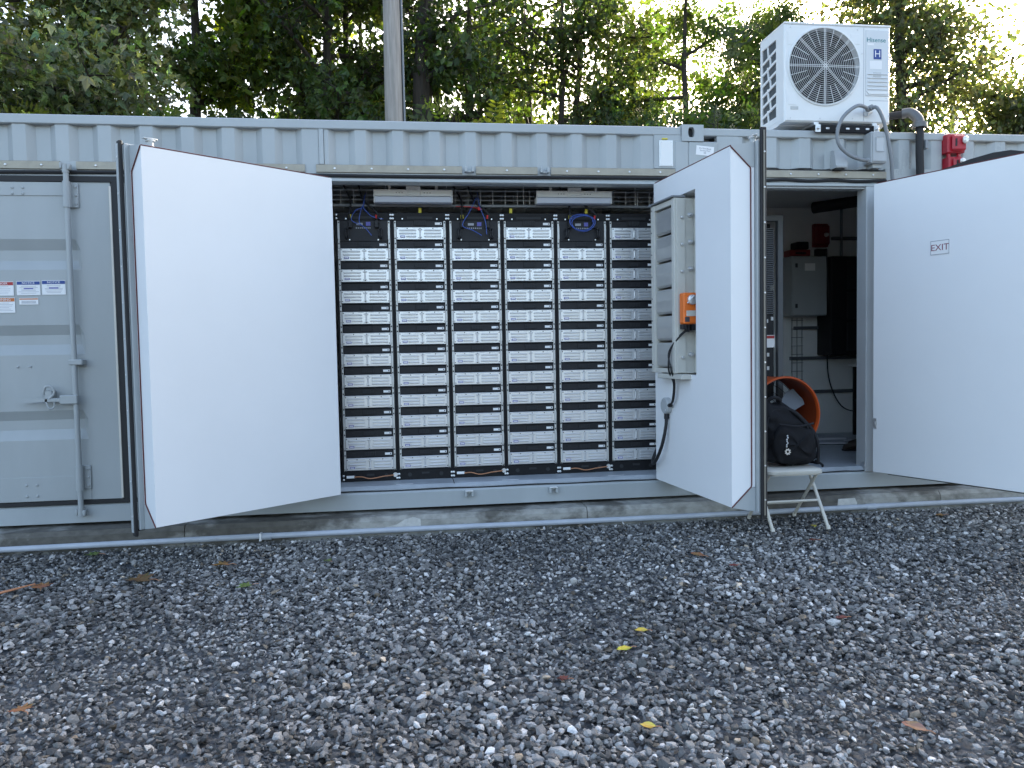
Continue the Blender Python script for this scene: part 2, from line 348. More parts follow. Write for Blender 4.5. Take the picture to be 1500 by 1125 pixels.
# ------------------------------------------------------------------ container shell
XL, XR = -9.87, 6.30
C = thing('shipping_container', 'long pale grey steel container with open doors and corrugated sides', 'container')
MB().box(XL, 2.148, 0, .10, 2.83, 2.896, c=.006).build('top_rail', 'paint', C)
MB().box(2.325, XR, .003, .10, 2.83, 2.890, c=.006).build('top_rail', 'paint', C)
def corrugated(x0, x1, z0, z1, y0=.012, d=.042, pitch=.285, ph=0, name='corrugated_panel'):
    pitch = (x1-x0-.06)/round((x1-x0-.06)/pitch)
    seq = [(.075, 0), (.068, d), (.075, d), (.067, 0)]
    pts = [(x0, y0)]; k = 0; x = x0+.03
    pts.append((x, y0))
    cur = 0
    while x < x1-.1:
        pts.append((x+.050, y0+d)); pts.append((x+.050+.095, y0+d)); pts.append((x+.195, y0)); pts.append((x+pitch, y0)); x += pitch
    pts.append((x1, y0))
    mb = MB(); n = len(pts)
    vs = [(a, b, z0) for a, b in pts]+[(a, b, z1) for a, b in pts]+[(a, b+.004, z0) for a, b in pts]+[(a, b+.004, z1) for a, b in pts]
    fs = [(i, i+1, n+i+1, n+i) for i in range(n-1)]+[(2*n+i+1, 2*n+i, 3*n+i, 3*n+i+1) for i in range(n-1)]
    mb.add(vs, fs); return mb.build(name, 'paint', C, fix=False)
corrugated(XL+.18, -.62, 2.574, 2.832)
corrugated(-.58, 1.93, 2.574, 2.832)
MB().box(-.617, -.583, .004, .05, 2.576, 2.83).build('weld_strip', 'paint', C)
MB().box(1.928, 2.148, .002, .06, 2.576, 2.832).build('filler_plate', 'paint', C)
corrugated(2.62, XR-.18, 2.595, 2.832)
MB().box(1.968, 2.078, -.006, .004, 2.588, 2.79, c=.002).build('data_plate_backing', 'steel', C)
dp = MB().box(1.976, 2.070, -.009, -.005, 2.594, 2.782, c=.001).build('data_plate', 'white', C)
MB().add([(0, 0, 0)], []) 
MB().tube([(1.984, -.012, 2.603), (1.984, -.008, 2.603)], .005, 8).tube([(2.062, -.012, 2.603), (2.062, -.008, 2.603)], .005, 8).tube([(1.984, -.012, 2.773), (1.984, -.008, 2.773)], .005, 8).tube([(2.062, -.012, 2.773), (2.062, -.008, 2.773)], .005, 8).build('rivets', 'steel', dp)
MB().box(1.99, 2.035, -.0075, .003, 2.795, 2.806, c=.001).build('yellow_mark', 'yellow', C)
# corner casting with an oval hole
def casting(x0, x1, z0, z1, cx, cz, rx, rz, y0=-.012):
    mb = MB(); n = 32; a = [2*math.pi*(k+.5)/n for k in range(n)]
    inner = [(cx+rx*math.cos(t), cz+max(-1, min(1, 1.25*math.sin(t)))*rz) for t in a]
    def edge(t):
        c, s = math.cos(t), math.sin(t); hx = (x1-cx if c > 0 else cx-x0); hz = (z1-cz if s > 0 else cz-z0)
        k = min(hx/abs(c) if abs(c) > 1e-6 else 9, hz/abs(s) if abs(s) > 1e-6 else 9); return (cx+c*k, cz+s*k)
    outer = [edge(t) for t in a]
    corners = {round(math.atan2(z-cz, x-cx) % (2*math.pi), 4): (x, z) for x in (x0, x1) for z in (z0, z1)}
    for ang, p in corners.items():
        j = min(range(n), key=lambda q: abs(((a[q]-ang+math.pi) % (2*math.pi))-math.pi)); outer[j] = p
    vs = [(x, y0, z) for x, z in outer]+[(x, y0, z) for x, z in inner]+[(x, y0+.04, z) for x, z in inner]+[(x, .15, z) for x, z in outer]
    fs = []
    for k in range(n):
        q = (k+1) % n; fs += [(k, q, n+q, n+k), (n+k, n+q, 2*n+q, 2*n+k), (q, k, 3*n+k, 3*n+q)]
    return mb.add(vs, fs).build('corner_casting', 'paint', C)
casting(2.148, 2.325, 2.785, 2.912, 2.225, 2.853, .026, .038)
MB().box(2.16, 2.31, .03, .12, 2.79, 2.905).build('casting_cavity', 'dark', C)
MB().box(2.095, 2.205, -.004, .16, .002, 2.785, c=.006).build('corner_post', 'paint', C)
MB().box(2.2055, 2.44, -.007, .16, .002, 2.784, c=.008).build('corner_post', 'paint', C)
MB().box(2.44, 2.62, .006, .06, 2.596, 2.83).build('filler_plate', 'paint', C)
# roof, back, ends, floor, ceilings, partition
corr_roof = MB().box(XL, XR, .1, 2.438, 2.85, 2.878).build('roof', 'paint', C)
MB().box(XL, XR, 2.40, 2.438, 0, 2.85).build('back_wall', 'paint', C)
MB().box(XL, XL+.05, .1, 2.40, 0, 2.85).build('end_wall', 'paint', C); MB().box(XR-.05, XR, .1, 2.40, 0, 2.85).build('end_wall', 'paint', C)
MB().box(XL+.05, XR-.05, .05, 2.38, .02, .16).build('floor', 'floor', C)
MB().box(-1.0, 2.2, .1, 2.38, 2.70, 2.72).build('ceiling', 'wall', C)
MB().box(2.46, 5.5, .1, 2.36, 2.70, 2.72).build('ceiling', 'wall', C)
MB().box(-.95, 2.1, 2.30, 2.38, .16, 2.70).build('inner_wall', 'wall', C)
MB().box(2.46, 5.5, 2.34, 2.39, .16, 2.70).build('inner_wall', 'wall', C)
MB().box(2.22, 2.44, .16, 2.39, .16, 2.84).build('partition', 'wall', C)
MB().box(5.5, 5.6, .05, 2.39, .16, 2.84).build('partition', 'wall', C)
MB().box(-1.05, -.95, .05, 2.39, .16, 2.84).build('partition', 'wall', C)
# bottom rail and thresholds
MB().prism([(0, 0), (0, .115), (.012, .128), (.02, .128), (.06, .15), (.06, 0)], 'x', XL, XR).build('bottom_rail', 'paint', C)
def threshold(x0, x1):
    MB().prism([(.022, .134), (.022, .146), (.05, .168), (.30, .166), (.30, .150), (.06, .150)], 'x', x0, x1).build('threshold', 'floor', C)
    tb('threshold_seal', 'rubber', C, spline([(x0+(x1-x0)*i/12, .014, .136+.003*math.sin(i*2.1)) for i in range(13)], 3), .005, 6)
threshold(-.6, 2.09); threshold(2.45, 3.74)
for x in (-.12, .70, 1.55): MB().box(x, x+.13, .075, .088, .1685, .1695).build('floor_label', 'label', C)
for x in (.32,): MB().box(x, x+.006, .03, .29, .1672, .1690).build('floor_seam', 'rubber', C)
def keeper(x, z, y=0, up=1):
    mb = MB().box(x-.035, x+.035, y-.022, y+.002, z-.012*up-.008, z-.012*up+.008, c=.003).box(x-.035, x-.016, y-.04, y+.002, z-.02, z+.022, c=.004).box(x+.016, x+.035, y-.04, y+.002, z-.02, z+.022, c=.004)
    mb.build('lock_keeper', 'paint', C)
for x in (.432, 1.087): keeper(x, .09, 0, -1); MB().box(x-.03, x+.03, -.046, -.002, .112, .118, c=.002).build('keeper_lip', 'white', C)
for x in (.483, 1.057): keeper(x, 2.54, -.012, 1)
# header trim strips with bolts, header, gasket
def header(x0, x1, gaps=()):
    seg = []; a = x0
    for g0, g1 in list(gaps)+[(x1, x1)]: seg.append((a, g0)); a = g1
    for a, b in seg:
        o = MB().prism([(.004, 2.512), (-.008, 2.516), (-.009, 2.566), (.0, 2.572), (.03, 2.572), (.03, 2.512)], 'x', a, b).build('header_trim', 'alu', C)
        n = max(1, int((b-a)/.235)); mb = MB()
        for i in range(n): x = a+(i+.5)*(b-a)/n; mb.lathe([(.0085, -.0115), (.0085, -.016), (.005, -.019), (0.0, -.019)], (x, .003, 2.541), 'y', 8)
        mb.build('trim_bolts', 'steel', o, True)
    MB().box(x0, x1, .006, .10, 2.47, 2.572).build('header', 'paint', C)
    tb('header_gasket', 'rubber', C, spline([(x0+(x1-x0)*i/16, -.002, 2.493+.004*math.sin(i*1.3)) for i in range(17)], 3), .013, 8)
    MB().prism([(.004, 2.476), (-.004, 2.470), (-.004, 2.452), (.02, 2.444), (.10, 2.444), (.10, 2.476)], 'x', x0, x1).build('header_lip', 'paint', C)
header(XL+.18, 2.095, [(-2.40, -2.29), (-.72, -.64), (.43, .535), (1.005, 1.11)])
header(2.46, 3.87)
MB().box(3.87, XR-.18, .008, .06, 2.44, 2.596).build('header', 'paint', C)
# jambs of the two openings
MB().box(-.72, -.60, -.002, .16, .128, 2.47, c=.004).build('jamb', 'jamb', C)
MB().box(3.70, 3.785, -.004, .13, .128, 2.45, c=.004).build('jamb', 'jamb', C)
MB().box(3.785, 3.86, .004, .06, .13, 2.46, c=.004).build('jamb', 'jamb', C)
MB().box(2.45, 3.70, .02, .11, 2.436, 2.452).build('lintel', 'jamb', C)
for z in (.16,): MB().box(3.694, 3.70, .0, .05, .17, .21, c=.002).build('jamb_bracket', 'steel', C)
# side wall right of the second doorway
corrugated(3.87, XR-.18, .13, 2.44, name='side_panel')
# closed doors: panels between hidden jambs
def closed_door(x0, x1, bars=()):
    gr = [(2.027, 1.951, 1.879, 1.812), (1.423, 1.351, 1.284, 1.211), (.814, .746, .677, .604)]
    prof = [(0, 2.425)]
    for a, b, c, d in gr: prof += [(0, a), (.03, b), (.03, c), (0, d)]
    prof += [(0, .165)]
    xm0, xm1 = x0+.22, x1-.225; mb = MB(); n = len(prof)
    xs = [(x0, 0), (xm0-.01, 0), (xm0+.022, 1), (xm1-.022, 1), (xm1+.01, 0), (x1, 0)]
    vs = [(x, .004+y*k, z) for x, k in xs for y, z in prof]
    fs = [(i*n+j, (i+1)*n+j, (i+1)*n+j+1, i*n+j+1) for i in range(len(xs)-1) for j in range(n-1)]
    mb.add(vs, fs)
    d = mb.build('door', 'paint_door', C, fix=False)
    bx('back_sheet', 'paint', d, x0, x1, .04, .06, .165, 2.425)
    bx('frame_plate', 'paint_door', d, xm0+.03, xm1+.012, -.002, .0035, 2.33, 2.424, c=.001); bx('frame_plate', 'paint_door', d, xm0+.03, xm1+.012, -.002, .0035, .168, .34, c=.001)
    mb = MB()
    for z in (2.385, 2.345, .285, .205):
        for x in (xm1-.42, xm1-.35): mb.lathe([(.010, -.001), (.010, -.006), (.004, -.009), (0, -.009)], (x, 0, z), 'y', 10)
    for x in (xm1-.44, xm1-.36): mb.lathe([(.008, .003), (.008, -.003), (0, -.006)], (x, 0, 1.13), 'y', 10)
    mb.build('door_bolts', 'paint_door', d, True)
    return d
dA = closed_door(-3.50, -2.075)
closed_door(-1.99, -.735)
closed_door(-4.95, -3.52); closed_door(-6.4, -4.97)
# gasket frame round the closed door
bx('gasket', 'rubber', dA, -3.50, -1.97, -.006, .03, 2.428, 2.468); bx('gasket', 'rubber', dA, -2.066, -2.012, -.004, .03, .15, 2.43); bx('gasket', 'rubber', dA, -3.50, -1.97, -.006, .03, .134, .162)
bx('gasket_strip', 'cream', dA, -2.082, -2.067, -.009, -.001, .17, 2.40, c=.002)
# lock bar with cams, brackets and handle
def lock_bar(d, x, y=-.048, handle=True, z0=.06, z1=2.55):
    tb('lock_bar', 'paint_door', d, [(x, y, z0+.04), (x, y, z1-.05)], .0185, 14)
    for zz, s in ((z1-.03, 1), (z0+.02, -1)):
        MB().tube([(x, y, zz-.04*s), (x, y, zz+.02*s)], .023, 12).box(x-.035, x+.03, y-.014, y+.014, zz-.012, zz+.016, c=.004).box(x-.034, x-.018, y-.02, y+.03, zz-.012, zz+.03, c=.003).box(x+.014, x+.036, y-.022, y+.02, zz-.022, zz+.022, c=.006).build('lock_cam', 'paint_door', d, True)
    for zz in (2.33, .33):
        b = MB().box(x+.012, x+.062, -.012, -.002, zz-.085, zz+.085, c=.003).tube([(x, y, zz-.09), (x, y, zz+.09)], .0255, 14).box(x-.01, x+.02, y, -.002, zz-.085, zz+.085).build('bar_bracket', 'paint_door', d, True)
        mb = MB()
        for q in (-.06, 0, .06): mb.lathe([(.009, -.012), (.009, -.018), (0, -.021)], (x+.046, 0, zz+q), 'y', 8)
        mb.build('bracket_bolts', 'paint_door', d, True)
    MB().box(x-.032, x+.062, y-.024, -.002, 1.135, 1.175, c=.006).build('bar_guide', 'paint_door', d)
    if handle:
        MB().box(x-.10, x+.02, y-.03, y+.006, .86, .925, c=.006).box(x-.20, x-.09, y-.026, y-.008, .878, .905, c=.004).prism([(x-.38, .888), (x-.36, .905), (x-.18, .908), (x-.18, .882), (x-.34, .876)], 'y', y-.026, y-.010).build('handle', 'paint_door', d)
        MB().tube(spline([(x-.21, y-.012, .93), (x-.19, y-.02, .985), (x-.15, y-.02, .985), (x-.135, y-.02, .94), (x-.17, y-.02, .90)], 6), .009, 8).tube(spline([(x-.19, y-.02, .88), (x-.17, y-.025, .835), (x-.14, y-.02, .84), (x-.135, y-.02, .88)], 6), .006, 8).box(x-.20, x-.15, y-.02, -.002, .89, .96, c=.006).build('handle_catch', 'paint_door', d, True)
lock_bar(dA, -2.345)

# ------------------------------------------------------------------ open insulated doors
def open_door(loc, ang, L, sg, hole=None, ztop=2.50, strip=(-.037, -.026, 'strip')):
    d = MB()
    def Y(a, b): return (min(a*sg, b*sg), max(a*sg, b*sg))
    def box(mb, x0, x1, a, b, z0, z1, c=0): return mb.box(x0, x1, *Y(a, b), z0, z1, c=c)
    box(d, -.005, L+.030, -.024, 0, .115, 2.482, c=.004)
    d = d.build('door', 'paint', C); d.location = (loc[0], loc[1], 0); d.rotation_euler = (0, 0, R(ang))
    zt, zb = 2.44, .151; prof = [(.170*sg, zb), (.170*sg, zt), (.035*sg, zt-.125), (.003*sg, zt-.125), (.003*sg, zb+.125), (.035*sg, zb+.125)]
    mb = MB()
    if hole is None: mb.prism(prof, 'x', .0, L)
    else:
        a, b, h0, h1 = hole
        mb.prism(prof, 'x', 0, a); mb.prism(prof, 'x', b, L)
        mb.prism([(.170*sg, h1), (.170*sg, zt), (.035*sg, zt-.125), (.003*sg, zt-.125), (.003*sg, h1)], 'x', a, b)
        mb.prism([(.170*sg, zb), (.170*sg, h0), (.003*sg, h0), (.003*sg, zb+.125), (.035*sg, zb+.125)], 'x', a, b)
    p = mb.build('insulated_panel', 'panel', d)
    for z, s in ((zt, -1), (zb, 1)):
        MB().prism([(.168*sg, z-.002*s), (.036*sg, z+.123*s), (.002*sg, z+.123*s), (.002*sg, z-.035*s), (.03*sg, z-.030*s)], 'x', L-.05, L+.002).build('gusset', 'paint', d)
    x = L+.004
    tb('sealant', 'red', d, [(x, .171*sg, zb+.001), (x, .033*sg, zb+.127), (x, .030*sg, zb+.14), (x, .030*sg, zt-.14), (x, .033*sg, zt-.127), (x, .171*sg, zt-.001)], .0042, 6)
    tb('sealant', 'red', d, [(.02, .168*sg, zt+.004), (L, .168*sg, zt+.004)], .004, 6)
    # free edge: gasket and bolted strip
    box(MB(), L+.034, L+.056, -.052, -.012, .075, ztop, c=.004).build('gasket', 'rubber', d)
    st = box(MB(), L+.057, L+.061, *strip[:2], .10, ztop-.02).build('gasket_strip', strip[2], d)
    mb = MB()
    for i in range(11):
        z = .2+i*.22; mb.lathe([(.006, L+.0605), (.006, L+.065), (0, L+.066)], (0, -.032*sg, z), 'x', 8)
    mb.build('strip_bolts', 'steel', st, True)
    box(MB(), -.005, L+.05, -.046, -.031, 2.478, 2.490, c=.003).build('gasket', 'rubber', d)
    box(MB(), -.005, L+.05, -.046, -.031, .105, .118, c=.003).build('gasket', 'rubber', d)
    # outer lock bar
    xb = L-.16; y = -.085*sg
    mb = MB().tube([(xb, y, .10), (xb, y, 2.50)], .018, 12); mb.build('lock_bar', 'paint', d, True)
    MB().tube([(xb, y, 2.48), (xb, y, 2.545)], .020, 12).box(xb-.026, xb+.026, y-.020, y+.020, 2.536, 2.552, c=.005).box(xb-.045, xb+.045, y-.012, y+.012, 2.550, 2.562, c=.004).build('lock_cam', 'paint', d, True)
    return d
dL = open_door((-.625, -.014), -140.88, 1.324, 1, strip=(-.054, -.024, 'paint'))
dM = open_door((2.073, -.033), -83.70, 1.145, -1, hole=(.12, .675, .985, 2.27), ztop=2.555)
dR = open_door((3.840, -.063), -66.35, 1.25, -1)
MB().prism([(.26, 2.478), (.45, 2.500), (.62, 2.528), (.78, 2.540), (.90, 2.532), (1.0, 2.500), (1.03, 2.478)], 'y', .050, .078).build('loose_gasket', 'rubber', dR)
MB().box(-.004, .032, -.174, -.1705, .50, .585, c=.001).box(.004, .024, -.178, -.173, .525, .56, c=.002).build('latch_plate', 'steel', dR)
bx('recess_back', 'wall', dM, .12, .675, -.05, -.035, .985, 2.27)
def on_door(d, o):
    o.location = d.location; o.rotation_euler = d.rotation_euler
    return o

# exit sign
e = on_door(dR, thing('exit_sign', 'small white sheet sign with red letters on right door', 'sign'))
bx('sheet', 'label', e, .457, .600, -.1725, -.1705, 1.828, 1.936)
mb = MB()
for a in ((.459, .598, 1.830, 1.835), (.459, .598, 1.929, 1.934), (.459, .463, 1.835, 1.929), (.594, .598, 1.835, 1.929)): mb.box(a[0], a[1], -.1735, -.1727, a[2], a[3])
mb.build('border', 'greyink', e); text('EXIT', .066, 'exitred', e, (.5285, -.1732, 1.880))

# louvred damper in the middle door
D = on_door(dM, thing('air_damper', 'beige louvred air damper box set in middle white door', 'damper'))
S0, S1, H = .115, .51, -.250
mb = MB()
mb.box(S0, S0+.06, H, -.06, .995, 2.24, c=.003).box(S1-.045, S1, H, -.06, .995, 2.24, c=.003).box(S0+.06, S1-.045, H+.004, -.06, 2.20, 2.236).box(S0+.06, S1-.045, H+.004, -.06, .999, 1.03)
mb.build('frame', 'beige', D)
bx('hood', 'conduit', D, S0-.01, S1+.005, H-.015, -.16, 2.244, 2.256, c=.002)
for i in range(6):
    z0 = 1.035+i*.1945; MB().prism([(H+.030, z0+.004), (H+.016, z0+.020), (H+.012, z0+.10), (H+.016, z0+.172), (H+.024, z0+.182), (H+.032, z0+.182), (H+.024, z0+.10), (H+.036, z0+.004)], 'x', S0+.062, S1-.047).build('blade', 'blade', D)
bx('backing', 'dark', D, S0+.06, S1-.045, -.10, -.09, 1.0, 2.235)
bx('flange', 'beige', D, S1+.001, S1+.012, -.235, -.17, 1.0, 2.235, c=.002); bx('flange', 'beige', D, S1+.001, S1+.05, -.10, -.075, 1.0, 2.235, c=.003)
for z in (2.12, 1.93, 1.74, 1.55, 1.13):
    MB().lathe([(.017, S1+.001), (.017, S1+.012), (.010, S1+.014), (.010, S1+.034), (.005, S1+.036), (0, S1+.036)], (0, -.130, z), 'x', 12).lathe([(.010, S1+.013), (.010, S1+.028), (0, S1+.03)], (0, -.20, z-.02), 'x', 10).build('shaft', 'steel', D, True)
mb = MB()
for i in range(8): mb.box(S0+.012, S0+.022, H-.003, H+.001, 1.05+i*.165, 1.058+i*.165)
mb.build('screws', 'ink', D)
bx('sill', 'beige', D, .20, .60, -.245, -.15, .955, .990, c=.004)
A = on_door(dM, thing('actuator', 'orange damper actuator clamped on the beige louvre box', 'actuator'))
bx('body', 'orange', A, S1+.022, S1+.09, -.225, -.115, 1.345, 1.565, c=.008)
bx('faceplate', 'beige', A, S1+.0905, S1+.094, -.205, -.135, 1.40, 1.44)
MB().lathe([(.035, S1+.0905), (.035, S1+.112), (.026, S1+.116), (0, S1+.116)], (0, -.165, 1.515), 'x', 16).build('clamp', 'steel', A, True)
MB().tube([(S1+.10, -.20, 1.49), (S1+.125, -.165, 1.54), (S1+.10, -.13, 1.50)], .006, 8).build('u_bolt', 'steel', A, True)
MB().box(S1+.03, S1+.085, -.225, -.20, 1.31, 1.343).box(S1+.03, S1+.085, -.16, -.13, 1.30, 1.343).box(S1+.03, S1+.08, -.19, -.175, 1.29, 1.343).build('terminal', 'blackplastic', A)
bx('wiring_label', 'ink', A, S1+.0905, S1+.0925, -.215, -.18, 1.36, 1.395)
J = on_door(dM, thing('junction_box', 'round grey junction box on middle door beneath the damper', 'electrical box'))
MB().lathe([(.062, -.171), (.062, -.205), (.055, -.212), (0, -.212)], (.235, 0, .745), 'y', 24).build('box_body', 'box', J, True)
MB().tube([(.235, -.19, .685), (.235, -.19, .645)], .019, 12).tube([(.285, -.195, .75), (.32, -.195, .755)], .015, 12).build('cable_gland', 'blackplastic', J, True)
MB().lathe([(.008, -.2125), (.008, -.215), (0, -.216)], (.205, 0, .775), 'y', 8).lathe([(.008, -.2125), (.008, -.215), (0, -.216)], (.265, 0, .715), 'y', 8).build('screws', 'steel', J)
cb = on_door(dM, MB().tube(spline([(.235, -.19, .66), (.24, -.20, .58), (.215, -.215, .46), (.15, -.225, .35), (.06, -.22, .285), (-.02, -.19, .30), (-.05, -.14, .38)], 8), .0125, 10).build('cable', 'rubber', None, True))
tag(cb, 'thick black cable looping down from round box on middle door', 'cable')
for i, (a, b) in enumerate(((.0, 'thin black cable from actuator to round box, left of two'), (.018, 'thin black cable from actuator to round box, right of two'))):
    o = on_door(dM, MB().tube(spline([(.32, -.195, .755+a*.2), (.36+a, -.20, .80), (.40+a, -.21, .92), (.43+2.5*a, -.262, 1.02), (.45-a, -.262, 1.14), (.50+a, -.235, 1.24), (S1+.05+a, -.18, 1.31)], 8), .0062, 8).build('cable', 'rubber', None, True)); tag(o, b, 'cable')

# notices on the closed left door
def notice(label, x0, x1, z0, z1, head, hm, lines, foot=None, tri=False):
    o = thing('notice', label, 'sign', ((x0+x1)/2, -.0005, z0)); w, h = (x1-x0)/2, z1-z0
    bx('sheet', 'label', o, -w, w, 0, .002, 0, h)
    hb = h*.23 if h > .06 else h*.18
    bx('header_band', hm, o, -w*.97, w*.97, -.001, .001, h-hb-.003, h-.003)
    if head: text(head, hb*.92, 'label', o, (0, -.0012, h-hb*.5-.003), sx=1.1)
    mb = MB(); random.seed(int(x0*1000))
    for i in range(lines):
        z = h-hb-.012-(h-hb-.018)*i/max(1, lines); q = w*random.uniform(.55, .88); off = w*.25 if tri else 0; q = q*.6 if tri else q
        mb.box(off-q, off+q, -.0006, .0009, z-.003, z-.0005)
    mb.build('print_lines', 'greyink', o)
    if foot: bx('blue_line', foot, o, -w*.4, w*.4, -.0009, .0009, h*.42, h*.47+.003)
    if tri:
        mb = MB(); c = -w*.45
        for a, b in (((-.022, .012), (.022, .012)), ((.022, .012), (0, .048)), ((0, .048), (-.022, .012))): mb.tube([(c+a[0], -.0004, a[1]), (c+b[0], -.0004, b[1])], .002, 6)
        mb.build('triangle', 'navy', o)
        bx('symbol', 'navy', o, c-.007, c+.007, -.0008, .0009, .018, .028)
notice('white notice with red danger band, cut by left edge', -2.91, -2.742, 1.632, 1.730, 'DANGER', 'red_lab', 4, tri=True)
notice('white notice with blue band, left of the two alike', -2.722, -2.567, 1.634, 1.733, 'NOTICE', 'navy', 6, 'purple')
notice('white notice with blue band, right one beside lock bar', -2.556, -2.40, 1.636, 1.737, 'NOTICE', 'navy', 6, 'purple')
notice('white notice with orange warning band, below red danger notice', -2.91, -2.738, 1.512, 1.618, 'WARNING', 'orange_lab', 6)
notice('smallest white notice with thin orange band, under blue notice', -2.709, -2.584, 1.568, 1.614, '', 'orange_lab', 4)
o = thing('paper_notice', 'small white paper notice taped on the corner post', 'sign', (2.336, -.0085, 2.712)); o.rotation_euler = (0, R(5), 0)
bx('sheet', 'label', o, -.072, .072, -.001, .0005, -.036, .036)
text('Do Not Block\nService Port\nAB', .017, 'greyink', o, (0, -.0016, .0))

# ------------------------------------------------------------------ battery racks and modules
RY = .30; RX0, RP = -.54, .4335
ORD = ['first', 'second', 'third', 'fourth', 'fifth', 'sixth', 'seventh', 'eighth', 'ninth', 'tenth', 'eleventh', 'lowest']
RACK = ['first', 'second', 'third', 'fourth', 'fifth', 'sixth']
def rail_mat():
    m = mat('perforated_rail', (.60, .60, .58), .45, .4); n = m.node_tree.nodes; l = m.node_tree.links; b = n['Principled BSDF']
    tc = n.new('ShaderNodeTexCoord'); sp = n.new('ShaderNodeSeparateXYZ'); l.new(tc.outputs['Object'], sp.inputs[0])
    a = n.new('ShaderNodeMath'); a.operation = 'MULTIPLY'; a.inputs[1].default_value = 1/.0405; l.new(sp.outputs[2], a.inputs[0])
    f = n.new('ShaderNodeMath'); f.operation = 'FRACT'; l.new(a.outputs[0], f.inputs[0])
    g = n.new('ShaderNodeMath'); g.operation = 'LESS_THAN'; g.inputs[1].default_value = .30; l.new(f.outputs[0], g.inputs[0])
    x = n.new('ShaderNodeMath'); x.operation = 'PINGPONG'; x.inputs[1].default_value = 10; l.new(sp.outputs[0], x.inputs[0])
    h = n.new('ShaderNodeMath'); h.operation = 'COMPARE'; h.inputs[1].default_value = .1935; h.inputs[2].default_value = .0045; l.new(x.outputs[0], h.inputs[0])
    k = n.new('ShaderNodeMath'); k.operation = 'MULTIPLY'; l.new(g.outputs[0], k.inputs[0]); l.new(h.outputs[0], k.inputs[1])
    mx = n.new('ShaderNodeMix'); mx.data_type = 'RGBA'; mx.inputs[6].default_value = (.60, .60, .58, 1); mx.inputs[7].default_value = (.01, .01, .012, 1); l.new(k.outputs[0], mx.inputs[0]); l.new(mx.outputs[2], b.inputs['Base Color'])
    return m
M['perf'] = rail_mat()
def copy_tree(o, parent=None):
    c = o.copy(); COL.objects.link(c); c.parent = parent
    for ch in list(o.children): copy_tree(ch, c)
    return c
def make_rack():
    r = thing('battery_rack', '', 'rack', (0, RY, .165), 0, 'battery racks in a row')
    for s in (-1, 1):
        mb = MB()
        a, b = sorted((s*.2155, s*.2015)); mb.box(a, b, -.012, .60, 0, 2.11)
        mb.build('post', 'black', r)
        a, b = sorted((s*.2010, s*.1860)); MB().box(a, b, -.006, .004, .075, 2.045).build('perforated_rail', 'perf', r)
    bx('top_beam', 'black', r, -.2012, .2012, -.010, .58, 2.045, 2.108, c=.002); bx('bottom_beam', 'black', r, -.2012, .2012, -.010, .58, 0, .084, c=.002)
    bx('back_panel', 'black', r, -.2, .2, .58, .60, 0, 2.11)
    mb = MB()
    for s in (-1, 1):
        for z in (2.09, 2.062, .05, .02): mb.lathe([(.009, -.013), (.009, -.018), (.004, -.02), (0, -.02)], (s*.2085, 0, z), 'y', 8)
    for s in (-1, 1): mb.lathe([(.006, -.011), (.006, -.014), (0, -.014)], (s*.135, 0, 2.06), 'y', 8)
    mb.build('bolts', 'steel', r, True)
    mb = MB().box(-.10, .10, -.0125, -.009, 2.06, 2.078)
    for s in (-1, 1): mb.lathe([(.016, -.0135), (.016, -.009)], (s*.125, 0, .042), 'y', 12)
    mb.box(-.03, .03, -.0125, -.009, .045, .06).build('slots', 'dark', r)
    return r
def make_module():
    r = thing('battery_module', '', 'battery module', (0, 0, 0), 0, 'silver battery modules in the racks')
    w = .186
    mb = MB().box(-w, w, -.018, .012, -.051, .047, c=.004)
    for s in (-1, 1):                     # pressed ribs
        for i, z in enumerate((.021, -.003, -.027)):
            x0, x1 = (.030, w-.022); a = (s*x0, s*x1) if s > 0 else (s*x1, s*x0)
            if s < 0 and i == 2: a = (-w+.075, -.030)
            mb.box(a[0], a[1], -.0285, -.016, z-.0060, z+.0060, c=.0046)
    mb.box(-.005, .005, -.0275, -.016, -.030, .026, c=.0040).box(-.017, .017, -.0275, -.016, .022, .033, c=.0040).box(-.014, .014, -.0275, -.016, -.038, -.029, c=.0036)
    for x in (-.12, -.04, .04, .12): mb.box(x-.02, x+.02, -.0205, -.017, .039, .0445, c=.0015)
    p = mb.build('front_plate', 'plate', r)
    mb = MB()
    for x, z in ((-w+.010, .034), (w-.010, .034), (-w+.010, -.036), (w-.010, -.036), (0, -.040), (0, .036), (-.1, .036), (.1, .036)): mb.lathe([(.0040, -.0175), (.0040, -.0215), (0, -.0215)], (x, 0, z), 'y', 7)
    mb.build('screws', 'black', p)
    bx('lower_lip', 'black', p, -w+.04, w-.04, -.0165, -.012, -.057, -.0515)
    for s in (-1, 1):
        a, b = sorted((s*.1875, s*.2005)); MB().box(a, b, -.012, -.007, -.035, .045).box(a+.003, b-.003, -.0145, -.0115, .018, .030, c=.001).box(a+.003, b-.003, -.0145, -.0115, -.018, -.006, c=.001).build('mounting_ear', 'rail', r)
    cv = MB().box(-w+.002, w-.002, -.004, .55, .050, .106, c=.003).box(-.048, .048, -.010, .0, .058, .100, c=.002).build('top_cover', 'blackplastic', r)
    mb = MB()
    for i in range(7): x = -.042+i*.0135; mb.box(x, x+.0075, -.0125, -.009, .064, .093)
    for x in (-.135, -.122): mb.box(x, x+.009, -.0065, -.003, .078, .087)
    mb.build('connector', 'dark', cv)
    bx('body', 'black', r, -w+.004, w-.004, .0125, .55, -.046, .052)
    bx('white_label', 'label', r, .118, .172, -.0062, -.0038, .066, .084); bx('label_print', 'ink', r, .158, .166, -.0070, -.0060, .070, .080)
    bx('blue_label', 'purple', r, -w+.030, -w+.068, -.0262, -.0170, -.0345, -.0195); bx('label_window', 'label', r, -w+.034, -w+.064, -.0268, -.0264, -.0305, -.0235)
    return r
